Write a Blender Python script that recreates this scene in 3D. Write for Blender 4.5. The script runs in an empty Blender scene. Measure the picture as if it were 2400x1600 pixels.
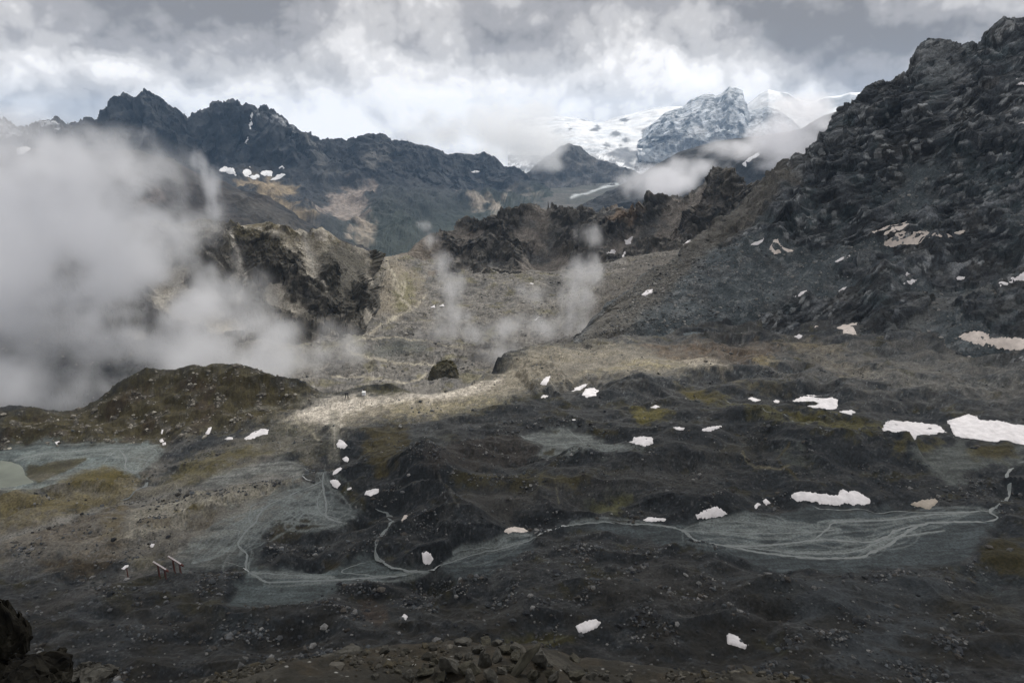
import bpy, math, random
import numpy as np
from mathutils import Vector, geometry

random.seed(11)
rng = np.random.default_rng(11)
scene = bpy.context.scene
COL = scene.collection

# ---------------------------------------------------------------- camera
PITCH = math.radians(16.4)
FPX = 1600.0                      # focal length in photograph pixels (24 mm lens)
cam_data = bpy.data.cameras.new('camera')
cam_data.lens = 24.0; cam_data.sensor_width = 36.0
cam_data.clip_start = 0.1; cam_data.clip_end = 60000.0
cam = bpy.data.objects.new('camera', cam_data)
cam.rotation_euler = (math.radians(90) - PITCH, 0, 0)
COL.objects.link(cam)
scene.camera = cam

# ---------------------------------------------------------------- sky and sun
SUN_EL, SUN_AZ = math.radians(46), math.radians(30)     # azimuth from +Y towards +X
world = bpy.data.worlds.new('World'); scene.world = world
world.use_nodes = True
def build_world():
    nt = world.node_tree; nt.nodes.clear(); N = nt.nodes.new; L = nt.links.new
    out = N('ShaderNodeOutputWorld')
    bg = N('ShaderNodeBackground'); L(bg.outputs[0], out.inputs[0])
    sky = N('ShaderNodeTexSky'); sky.sky_type = 'NISHITA'; sky.sun_disc = False
    sky.sun_elevation = SUN_EL; sky.sun_rotation = SUN_AZ
    tc = N('ShaderNodeTexCoord')
    def vm(op, a, b):
        n = N('ShaderNodeVectorMath'); n.operation = op
        for i, v in enumerate((a, b)):
            if isinstance(v, tuple): n.inputs[i].default_value = v
            elif isinstance(v, (int, float)): n.inputs['Scale'].default_value = v
            else: L(v, n.inputs[i])
        return n.outputs[0] if op not in ('DOT_PRODUCT', 'DISTANCE', 'LENGTH') else n.outputs[1]
    def m(op, a, b=0.0, clamp=False):
        n = N('ShaderNodeMath'); n.operation = op; n.use_clamp = clamp
        for i, v in enumerate((a, b)):
            if isinstance(v, (int, float)): n.inputs[i].default_value = v
            else: L(v, n.inputs[i])
        return n.outputs[0]
    def noise(vec, scale, detail, rough=0.55, dist=0.0, lac=2.0):
        n = N('ShaderNodeTexNoise'); n.inputs['Scale'].default_value = scale
        n.inputs['Detail'].default_value = detail; n.inputs['Roughness'].default_value = rough
        n.inputs['Distortion'].default_value = dist; n.inputs['Lacunarity'].default_value = lac
        L(vec, n.inputs['Vector']); return n.outputs[0]
    d = tc.outputs['Generated']
    st = vm('MULTIPLY', d, (1.0, 1.0, 1.08))
    off = vm('ADD', st, (3.1, 1.7, 0.6))
    # billowing cloud deck: puffs from folded noise, and a second sample above them for lit tops and shaded undersides
    def puffs(vec, octs):
        acc = None; a = 1.0; tot = 0.0
        for k in range(octs):
            n_ = noise(vm('ADD', vec, (3.7 * k, 1.3 * k, 2.9 * k)), 3.1 * 2.1 ** k, 0.0)
            t = m('MULTIPLY', m('ABSOLUTE', m('SUBTRACT', n_, 0.5)), 2.6 * a)
            acc = t if acc is None else m('ADD', acc, t); tot += a; a *= 0.56
        return m('DIVIDE', acc, tot)
    low = noise(off, 4.0, 1.0, 0.5)
    b1 = puffs(off, 6)
    b2 = puffs(vm('ADD', off, (0.008, 0.0, 0.024)), 5)
    v = m('ADD', m('ADD', m('MULTIPLY', m('SUBTRACT', low, 0.5), 0.55), m('MULTIPLY', m('SUBTRACT', b1, b2), 1.05)), m('ADD', m('MULTIPLY', b1, 0.45), 0.52))
    for px, py, rad, w in SKY_BANKS:
        c = RAY(px, py)
        c = c / np.linalg.norm(c)
        dd = vm('DISTANCE', vm('MULTIPLY', d, (1.0, 1.0, 2.0)), (float(c[0]), float(c[1]), float(c[2] * 2.0)))
        warp = m('MULTIPLY', m('SUBTRACT', b1, 0.35), 0.14)
        g = m('POWER', 2.718, m('MULTIPLY', m('POWER', m('DIVIDE', m('ADD', dd, warp), rad), 2.0), -1.0))
        v = m('ADD', v, m('MULTIPLY', g, w))
    v = m('ADD', m('MULTIPLY', m('SUBTRACT', v, 0.62), 1.3), 0.62)
    ramp = N('ShaderNodeValToRGB'); L(v, ramp.inputs[0])
    cr = ramp.color_ramp; cr.interpolation = 'EASE'
    els = [(0.0, (0.215, 0.21, 0.215)), (0.28, (0.345, 0.335, 0.34)), (0.50, (0.52, 0.505, 0.50)),
           (0.68, (0.72, 0.70, 0.69)), (0.84, (0.92, 0.895, 0.875)), (1.0, (1.03, 1.0, 0.975))]
    while len(cr.elements) < len(els): cr.elements.new(0.5)
    for e, (p, c) in zip(cr.elements, els): e.position = p; e.color = (*c, 1)
    # thin gaps in the deck where the blue sky shows
    gap = N('ShaderNodeMapRange'); gap.inputs[1].default_value = 0.66; gap.inputs[2].default_value = 0.80
    gap.inputs[3].default_value = 0.0; gap.inputs[4].default_value = 0.06
    L(noise(vm('ADD', d, (7.7, 2.2, 5.0)), 6.5, 2.0, 0.6), gap.inputs[0])
    skyc = vm('SCALE', sky.outputs[0], 0.10)
    mix = N('ShaderNodeMix'); mix.data_type = 'RGBA'
    L(gap.outputs[0], mix.inputs[0]); L(ramp.outputs[0], mix.inputs[6]); L(skyc, mix.inputs[7])
    L(mix.outputs[2], bg.inputs[0]); bg.inputs[1].default_value = 1.25
# pixel of the photograph -> ray / point in the world, and back
CF = np.array([0, math.cos(PITCH), -math.sin(PITCH)]); CU = np.array([0, math.sin(PITCH), math.cos(PITCH)])
def RAY(px, py):
    px = np.asarray(px, float); py = np.asarray(py, float)
    cx = (px - 1200) / FPX; cy = (800 - py) / FPX
    return CF + cx[..., None] * np.array([1.0, 0, 0]) + cy[..., None] * CU
def at_r(px, py, r):
    d = RAY(px, py); return d * (np.asarray(r, float) / np.hypot(d[..., 0], d[..., 1]))[..., None]
def at_z(px, py, z):
    d = RAY(px, py); return d * (np.asarray(z, float) / d[..., 2])[..., None]
def proj(P):
    dep = np.maximum(P @ CF, 0.05)
    return 1200 + FPX * P[..., 0] / dep, 800 - FPX * (P @ CU) / dep
# pixel, radius, weight (positive: bright bank, negative: dark bank)
SKY_BANKS = [(330, 0, 0.17, -0.46), (560, 50, 0.07, -0.14), (1900, 90, 0.13, -0.34), (2300, 40, 0.16, -0.22), (1240, 110, 0.08, -0.14), (40, 250, 0.10, -0.06),
             (640, 250, 0.12, 0.22), (1000, 300, 0.17, 0.22), (230, 125, 0.08, 0.24), (1850, 210, 0.10, 0.24), (1420, 10, 0.13, -0.16), (1200, 230, 0.10, 0.16)]
build_world()
world.cycles.sampling_method = 'NONE'

sun_data = bpy.data.lights.new('sun', 'SUN')
sun_data.energy = 2.8; sun_data.angle = math.radians(5); sun_data.color = (1.0, 0.96, 0.90)
sun = bpy.data.objects.new('sun', sun_data)
sd = Vector((math.sin(SUN_AZ) * math.cos(SUN_EL), math.cos(SUN_AZ) * math.cos(SUN_EL), math.sin(SUN_EL)))
sun.rotation_euler = sd.to_track_quat('Z', 'Y').to_euler()
COL.objects.link(sun)

vs = scene.view_settings
vs.view_transform = 'Standard'; vs.look = 'None'; vs.exposure = 0.0; vs.gamma = 1.0; vs.use_curve_mapping = False
cy = scene.cycles
cy.use_denoising = True
cy.max_bounces = 9; cy.diffuse_bounces = 2; cy.glossy_bounces = 1; cy.transmission_bounces = 2; cy.volume_bounces = 7; cy.volume_step_rate = 2.5
cy.transparent_max_bounces = 6
cy.use_adaptive_sampling = True; cy.adaptive_threshold = 0.015; cy.sample_clamp_indirect = 4.0
cy.caustics_reflective = False; cy.caustics_refractive = False

# ---------------------------------------------------------------- noise
_perm = rng.permutation(256); _perm = np.concatenate([_perm, _perm, _perm]).astype(np.int32)
_ang = rng.random(256) * 2 * np.pi
_g2 = np.stack([np.cos(_ang), np.sin(_ang)], 1).astype(np.float32)
_g3 = rng.normal(size=(256, 3)); _g3 = (_g3 / np.linalg.norm(_g3, axis=1)[:, None]).astype(np.float32)
def _fade(t): return t * t * t * (t * (t * 6 - 15) + 10)
def pn2(x, y):
    xi = np.floor(x).astype(np.int32); yi = np.floor(y).astype(np.int32)
    fx = (x - xi).astype(np.float32); fy = (y - yi).astype(np.float32)
    u = _fade(fx); w = _fade(fy); xi &= 255; yi &= 255
    def g(i, j):
        k = _perm[_perm[(xi + i) & 255] + ((yi + j) & 255)]; v = _g2[k & 255]
        return v[..., 0] * (fx - i) + v[..., 1] * (fy - j)
    a = g(0, 0); b = g(1, 0); c = g(0, 1); d = g(1, 1)
    return 1.5 * (a + u * (b - a) + w * ((c + u * (d - c)) - (a + u * (b - a))))
def pn3(x, y, z):
    xi = np.floor(x).astype(np.int32); yi = np.floor(y).astype(np.int32); zi = np.floor(z).astype(np.int32)
    fx = (x - xi).astype(np.float32); fy = (y - yi).astype(np.float32); fz = (z - zi).astype(np.float32)
    u = _fade(fx); v = _fade(fy); w = _fade(fz); xi &= 255; yi &= 255; zi &= 255
    def g(i, j, k):
        h = _perm[_perm[_perm[(xi + i) & 255] + ((yi + j) & 255)] + ((zi + k) & 255)]; q = _g3[h & 255]
        return q[..., 0] * (fx - i) + q[..., 1] * (fy - j) + q[..., 2] * (fz - k)
    def lerp(t, a, b): return a + t * (b - a)
    a = lerp(v, lerp(u, g(0, 0, 0), g(1, 0, 0)), lerp(u, g(0, 1, 0), g(1, 1, 0)))
    b = lerp(v, lerp(u, g(0, 0, 1), g(1, 0, 1)), lerp(u, g(0, 1, 1), g(1, 1, 1)))
    return 1.6 * lerp(w, a, b)
def fbm2(x, y, s, o=5, gain=0.5, lac=2.07):
    r = np.zeros(np.shape(x), np.float32); a = 1.0; f = 1.0 / s
    for i in range(o):
        r += a * pn2(x * f + 17.3 * i, y * f - 9.1 * i); a *= gain; f *= lac
    return r
def fbm3(P, s, o=5, gain=0.5, lac=2.07, st=(1, 1, 1)):
    r = np.zeros(P.shape[:-1], np.float32); a = 1.0; f = 1.0 / s
    for i in range(o):
        r += a * pn3(P[..., 0] * f * st[0] + 17.3 * i, P[..., 1] * f * st[1] - 9.1 * i, P[..., 2] * f * st[2] + 4.7 * i); a *= gain; f *= lac
    return r
def ridge3(P, s, o=5, gain=0.55, lac=2.1, st=(1, 1, 1)):
    """ridged multifractal, about 0..1, sharp crests at 1"""
    r = np.zeros(P.shape[:-1], np.float32); a = 1.0; f = 1.0 / s; w = np.ones_like(r); tot = 0
    for i in range(o):
        n = 1 - np.abs(pn3(P[..., 0] * f * st[0] + 31.3 * i, P[..., 1] * f * st[1] + 5.1 * i, P[..., 2] * f * st[2] - 8.7 * i))
        n = n * n * w; r += a * n; tot += a; w = np.clip(n * 1.7, 0, 1); a *= gain; f *= lac
    return r / tot
def worley3(P, s, seed=0):
    """nearest feature distance and a cell id value, for blocky facets"""
    Q = P / s; c = np.floor(Q).astype(np.int32); best = np.full(Q.shape[:-1], 9.0, np.float32); cid = np.zeros(Q.shape[:-1], np.float32)
    for i in (-1, 0, 1):
        for j in (-1, 0, 1):
            for k in (-1, 0, 1):
                cc = c + np.array([i, j, k])
                h = _perm[_perm[_perm[(cc[..., 0] + seed) & 255] + (cc[..., 1] & 255)] + (cc[..., 2] & 255)] & 255
                fp = cc + 0.5 + 0.45 * _g3[h]
                dd = ((Q - fp) ** 2).sum(-1)
                m = dd < best; best = np.where(m, dd, best); cid = np.where(m, h / 255.0, cid)
    return np.sqrt(best), cid
def facet3(P, s, seed=0, warp=0.25, st=(1, 1, 1), tilt=1.0):
    """angular blocks: every cell is a tilted plane of its own height; returns about -1..1 and the cell's random value"""
    Q = P * np.array(st) / s
    if warp: Q = Q + warp * np.stack([pn3(Q[..., 0] * 1.9 + 5 * k, Q[..., 1] * 1.9 + k, Q[..., 2] * 1.9 - k) for k in (1, 2, 3)], -1)
    c = np.floor(Q).astype(np.int32); best = np.full(Q.shape[:-1], 9.0, np.float32); val = np.zeros(Q.shape[:-1], np.float32); cid = np.zeros(Q.shape[:-1], np.float32)
    for i in (-1, 0, 1):
        for j in (-1, 0, 1):
            for k in (-1, 0, 1):
                cc = c + np.array([i, j, k], np.int32)
                h = _perm[_perm[_perm[(cc[..., 0] + seed) & 255] + (cc[..., 1] & 255)] + (cc[..., 2] & 255)] & 255
                dv = (Q - cc - 0.5).astype(np.float32) - 0.45 * _g3[h]
                dd = (dv ** 2).sum(-1); m_ = dd < best
                best = np.where(m_, dd, best); cid = np.where(m_, h / 255.0, cid)
                val = np.where(m_, (h / 255.0 - 0.5) + tilt * (dv * _g3[(h * 7 + 3) & 255]).sum(-1), val)
    return val, cid
def sstep(a, b, x):
    t = np.clip((x - a) / (b - a), 0, 1); return t * t * (3 - 2 * t)
def itp(x, pts):
    p = np.array(pts, float); return np.interp(x, p[:, 0], p[:, 1])
def blur(A, k):
    """box blur over both grid axes, k cells each way"""
    for ax in (0, 1):
        pad = [(0, 0)] * A.ndim; pad[ax] = (k + 1, k)
        c = np.cumsum(np.pad(A, pad, mode='edge'), axis=ax)
        n = A.shape[ax]
        hi = np.take(c, np.arange(2 * k + 1, 2 * k + 1 + n), axis=ax); lo = np.take(c, np.arange(0, n), axis=ax)
        A = (hi - lo) / (2 * k + 1)
    return A

# ---------------------------------------------------------------- surfaces: grids of real points with colours
def tag(o, label=None, cat=None, group=None, kind=None):
    if label: o['label'] = label
    if cat: o['category'] = cat
    if group: o['group'] = group
    if kind: o['kind'] = kind
    return o
def mesh_obj(name, V, Fa, mat, parent=None, smooth=False, cols=None):
    me = bpy.data.meshes.new(name)
    V = np.asarray(V, np.float32).reshape(-1, 3)
    if isinstance(Fa, np.ndarray):
        n, k = Fa.shape
        me.vertices.add(len(V)); me.vertices.foreach_set('co', V.ravel())
        me.loops.add(n * k); me.loops.foreach_set('vertex_index', Fa.astype(np.int32).ravel())
        me.polygons.add(n); me.polygons.foreach_set('loop_start', np.arange(0, n * k, k, dtype=np.int32))
        me.update(calc_edges=True)
    else:
        me.from_pydata(V.tolist(), [], Fa); me.update()
    me.polygons.foreach_set('use_smooth', np.full(len(me.polygons), bool(smooth)))
    if cols is not None:
        a = me.color_attributes.new('Col', 'FLOAT_COLOR', 'POINT')
        c = np.ones((len(V), 4), np.float32); c[:, :3] = np.asarray(cols, np.float32).reshape(-1, 3)
        a.data.foreach_set('color', c.ravel())
    if mat is not None: me.materials.append(mat)
    o = bpy.data.objects.new(name, me); COL.objects.link(o)
    if parent is not None: o.parent = parent
    return o
def grid_faces(nv, nu):
    i = np.arange(nv * nu).reshape(nv, nu)
    return np.stack([i[:-1, :-1], i[:-1, 1:], i[1:, 1:], i[1:, :-1]], -1).reshape(-1, 4)
def poly_sdf(poly, X, Y):
    """signed distance, negative inside"""
    d = np.full(X.shape, 1e9, np.float32); s = np.ones(X.shape, np.float32)
    n = len(poly)
    for i in range(n):
        x0, y0 = poly[i]; x1, y1 = poly[i - 1]
        ex, ey = x1 - x0, y1 - y0; wx, wy = X - x0, Y - y0
        t = np.clip((wx * ex + wy * ey) / (ex * ex + ey * ey + 1e-9), 0, 1)
        d = np.minimum(d, (wx - ex * t) ** 2 + (wy - ey * t) ** 2)
        c1 = Y >= y0; c2 = Y < y1; c3 = ex * wy > ey * wx
        s = np.where((c1 & c2 & c3) | (~c1 & ~c2 & ~c3), -s, s)
    return s * np.sqrt(d)
class Surf:
    """rows run from near to far, columns from left to right"""
    def __init__(self, P, smooth_k=2):
        self.P = P; self.nv, self.nu = P.shape[:2]
        self.S = blur(P, smooth_k)
        self.qx, self.qy = proj(self.S)
        m = np.minimum.accumulate(self.qy, axis=0)
        self.vis = self.qy <= m + 1.0
        self.C = np.zeros(P.shape, np.float32)
        self.warp = None
        iu, iv = np.meshgrid(np.arange(self.nu, dtype=np.float32), np.arange(self.nv, dtype=np.float32))
        self.iu, self.iv = iu, iv
    def hit(self, px, py):
        """pixel -> continuous grid coordinates of the visible ground there"""
        px = np.atleast_1d(np.asarray(px, float)); py = np.atleast_1d(np.asarray(py, float)); out = np.zeros((len(px), 2))
        K = 4; cqx = self.qx[::K, ::K]; cqy = self.qy[::K, ::K]; cp = np.where(self.vis[::K, ::K], 0, 6000.0)
        for k in range(len(px)):
            d = (cqx - px[k]) ** 2 + (cqy - py[k]) ** 2 + cp
            j, i = np.unravel_index(np.argmin(d), d.shape)
            j0 = max(0, j * K - 7); i0 = max(0, i * K - 7); j1 = j * K + 8; i1 = i * K + 8
            d = (self.qx[j0:j1, i0:i1] - px[k]) ** 2 + (self.qy[j0:j1, i0:i1] - py[k]) ** 2 + np.where(self.vis[j0:j1, i0:i1], 0, 4000.0)
            j, i = np.unravel_index(np.argmin(d), d.shape); j += j0; i += i0
            j = min(max(j, 1), self.nv - 2); i = min(max(i, 1), self.nu - 2)
            a = np.array([[(self.qx[j, i + 1] - self.qx[j, i - 1]) / 2, (self.qx[j + 1, i] - self.qx[j - 1, i]) / 2],
                          [(self.qy[j, i + 1] - self.qy[j, i - 1]) / 2, (self.qy[j + 1, i] - self.qy[j - 1, i]) / 2]])
            try: s = np.linalg.solve(a, [px[k] - self.qx[j, i], py[k] - self.qy[j, i]])
            except np.linalg.LinAlgError: s = np.zeros(2)
            s = np.clip(s, -1.5, 1.5)
            out[k] = (min(max(i + s[0], 0), self.nu - 1.001), min(max(j + s[1], 0), self.nv - 1.001))
        return out
    def pos(self, uv, smooth=True):
        A = self.S if smooth else self.P
        uv = np.asarray(uv, float); u = np.clip(uv[..., 0], 0, self.nu - 1.001); v = np.clip(uv[..., 1], 0, self.nv - 1.001)
        i = u.astype(int); j = v.astype(int); fu = (u - i)[..., None]; fv = (v - j)[..., None]
        return (A[j, i] * (1 - fu) + A[j, i + 1] * fu) * (1 - fv) + (A[j + 1, i] * (1 - fu) + A[j + 1, i + 1] * fu) * fv
    def at(self, px, py, smooth=True):
        return self.pos(self.hit(px, py), smooth)
    def mask(self, pts, feather=3.0, warp=4.0, ws=None):
        """soft mask (0..1) of a patch whose outline is given in pixels; edges wander with noise fixed to the ground"""
        uv = self.hit([p[0] for p in pts], [p[1] for p in pts])
        pad = feather + 3 * warp + 2
        i0 = int(max(0, uv[:, 0].min() - pad)); i1 = int(min(self.nu, uv[:, 0].max() + pad + 1))
        j0 = int(max(0, uv[:, 1].min() - pad)); j1 = int(min(self.nv, uv[:, 1].max() + pad + 1))
        M = np.zeros((self.nv, self.nu), np.float32)
        if i1 <= i0 or j1 <= j0: return M
        w = self.warp[j0:j1, i0:i1] * warp
        d = poly_sdf(uv, self.iu[j0:j1, i0:i1], self.iv[j0:j1, i0:i1]) + w
        M[j0:j1, i0:i1] = 1 - sstep(-feather, feather, d)
        return M
    def paint(self, M, col, k=1.0):
        a = np.clip(M * k, 0, 1)[..., None]
        self.C = self.C * (1 - a) + np.asarray(col, np.float32) * a
    def build(self, name, mat, label, cat, smooth=True):
        o = mesh_obj(name, self.P, grid_faces(self.nv, self.nu), mat, None, smooth, self.C)
        return tag(o, label, cat, None, 'structure')

def loft(rows, px0, px1, nu, counts):
    """rows: (outline in pixels, distance by pixel column). Smooth surface through the rows, near to far."""
    u = np.linspace(px0, px1, nu); R = []
    for pts, rr in rows:
        R.append(at_r(u, itp(u, pts), itp(u, rr)))
    R = np.array(R); out = []
    n = len(R)
    for s in range(n - 1):
        p0 = R[max(s - 1, 0)]; p1 = R[s]; p2 = R[s + 1]; p3 = R[min(s + 2, n - 1)]
        c = counts[s]
        for k in range(c + (1 if s == n - 2 else 0)):
            t = k / c
            m1 = (p2 - p0) * 0.5 * 0.6; m2 = (p3 - p1) * 0.5 * 0.6
            out.append((2*t**3 - 3*t**2 + 1) * p1 + (t**3 - 2*t**2 + t) * m1 + (-2*t**3 + 3*t**2) * p2 + (t**3 - t**2) * m2)
    return np.array(out)
def normals(P):
    du = np.gradient(P, axis=1); dv = np.gradient(P, axis=0)
    n = np.cross(du, dv); n /= np.linalg.norm(n, axis=-1)[..., None] + 1e-9
    return n
def vramp(nv, pts):
    """value per row of a grid from (row fraction, value) pairs"""
    return itp(np.linspace(0, 1, nv), pts)[:, None]

# ---------------------------------------------------------------- materials
def ground_mat(name, speck=1.0, bump=0.25, patch=12.0, rough=0.9, amount=0.5, detail=5.0, spec=0.25, stones=0.0):
    m = bpy.data.materials.new(name); m.use_nodes = True
    nt = m.node_tree; nt.nodes.clear(); N = nt.nodes.new; L = nt.links.new
    out = N('ShaderNodeOutputMaterial'); b = N('ShaderNodeBsdfPrincipled'); L(b.outputs[0], out.inputs[0])
    b.inputs['Roughness'].default_value = rough; b.inputs['Specular IOR Level'].default_value = spec
    tc = N('ShaderNodeTexCoord'); at = N('ShaderNodeAttribute'); at.attribute_name = 'Col'
    n1 = N('ShaderNodeTexNoise'); n1.inputs['Scale'].default_value = 1.0 / speck; n1.inputs['Detail'].default_value = detail
    n1.inputs['Roughness'].default_value = 0.68; L(tc.outputs['Object'], n1.inputs['Vector'])
    n2 = N('ShaderNodeTexNoise'); n2.inputs['Scale'].default_value = 1.0 / patch; n2.inputs['Detail'].default_value = 4.0
    n2.inputs['Roughness'].default_value = 0.6; L(tc.outputs['Object'], n2.inputs['Vector'])
    r1 = N('ShaderNodeMapRange'); L(n1.outputs[0], r1.inputs[0])
    r1.inputs[1].default_value = 0.30; r1.inputs[2].default_value = 0.72; r1.inputs[3].default_value = 1 - amount; r1.inputs[4].default_value = 1 + amount * 1.15
    r1.clamp = False
    r2 = N('ShaderNodeMapRange'); L(n2.outputs[0], r2.inputs[0])
    r2.inputs[1].default_value = 0.3; r2.inputs[2].default_value = 0.7; r2.inputs[3].default_value = 0.72; r2.inputs[4].default_value = 1.28
    mu = N('ShaderNodeMath'); mu.operation = 'MULTIPLY'; L(r1.outputs[0], mu.inputs[0]); L(r2.outputs[0], mu.inputs[1])
    mx = N('ShaderNodeMath'); mx.operation = 'MAXIMUM'; L(mu.outputs[0], mx.inputs[0]); mx.inputs[1].default_value = 0.12
    sc = N('ShaderNodeVectorMath'); sc.operation = 'SCALE'; L(at.outputs['Color'], sc.inputs[0]); L(mx.outputs[0], sc.inputs['Scale'])
    col = sc.outputs[0]
    if stones > 0:
        vo = N('ShaderNodeTexVoronoi'); vo.inputs['Scale'].default_value = 1.0 / (speck * 1.7); L(tc.outputs['Object'], vo.inputs['Vector'])
        cmp_ = N('ShaderNodeMapRange'); L(vo.outputs['Distance'], cmp_.inputs[0])
        cmp_.inputs[1].default_value = 0.34; cmp_.inputs[2].default_value = 0.22; cmp_.inputs[3].default_value = 0; cmp_.inputs[4].default_value = 1
        sp = N('ShaderNodeSeparateColor'); L(vo.outputs['Color'], sp.inputs[0])
        th = N('ShaderNodeMath'); th.operation = 'GREATER_THAN'; L(sp.outputs[0], th.inputs[0]); th.inputs[1].default_value = 1 - stones
        fm = N('ShaderNodeMath'); fm.operation = 'MULTIPLY'; L(cmp_.outputs[0], fm.inputs[0]); L(th.outputs[0], fm.inputs[1])
        fm2 = N('ShaderNodeMath'); fm2.operation = 'MULTIPLY'; L(fm.outputs[0], fm2.inputs[0]); fm2.inputs[1].default_value = 0.75
        mixc = N('ShaderNodeMix'); mixc.data_type = 'RGBA'; L(fm2.outputs[0], mixc.inputs[0]); L(col, mixc.inputs[6])
        st2 = N('ShaderNodeVectorMath'); st2.operation = 'SCALE'; st2.inputs[0].default_value = (0.30, 0.30, 0.29); L(sp.outputs[1], st2.inputs['Scale'])
        L(st2.outputs[0], mixc.inputs[7]); col = mixc.outputs[2]
    L(col, b.inputs['Base Color'])
    if bump > 0:
        bp = N('ShaderNodeBump'); bp.inputs['Strength'].default_value = 1.0; bp.inputs['Distance'].default_value = bump
        L(n1.outputs[0], bp.inputs['Height']); L(bp.outputs[0], b.inputs['Normal'])
    return m
def plain_mat(name, col, rough=0.8, spec=0.3, var=0.25, scale=1.0, bump=0.0, metallic=0.0):
    m = bpy.data.materials.new(name); m.use_nodes = True
    nt = m.node_tree; N = nt.nodes.new; L = nt.links.new; b = nt.nodes['Principled BSDF']
    b.inputs['Roughness'].default_value = rough; b.inputs['Specular IOR Level'].default_value = spec; b.inputs['Metallic'].default_value = metallic
    tc = N('ShaderNodeTexCoord'); n1 = N('ShaderNodeTexNoise'); n1.inputs['Scale'].default_value = scale; n1.inputs['Detail'].default_value = 6
    n1.inputs['Roughness'].default_value = 0.65; L(tc.outputs['Object'], n1.inputs['Vector'])
    r = N('ShaderNodeMapRange'); L(n1.outputs[0], r.inputs[0]); r.inputs[1].default_value = 0.3; r.inputs[2].default_value = 0.7
    r.inputs[3].default_value = 1 - var; r.inputs[4].default_value = 1 + var
    s = N('ShaderNodeVectorMath'); s.operation = 'SCALE'; s.inputs[0].default_value = col; L(r.outputs[0], s.inputs['Scale'])
    L(s.outputs[0], b.inputs['Base Color'])
    if bump > 0:
        bp = N('ShaderNodeBump'); bp.inputs['Distance'].default_value = bump; L(n1.outputs[0], bp.inputs['Height']); L(bp.outputs[0], b.inputs['Normal'])
    return m

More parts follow.
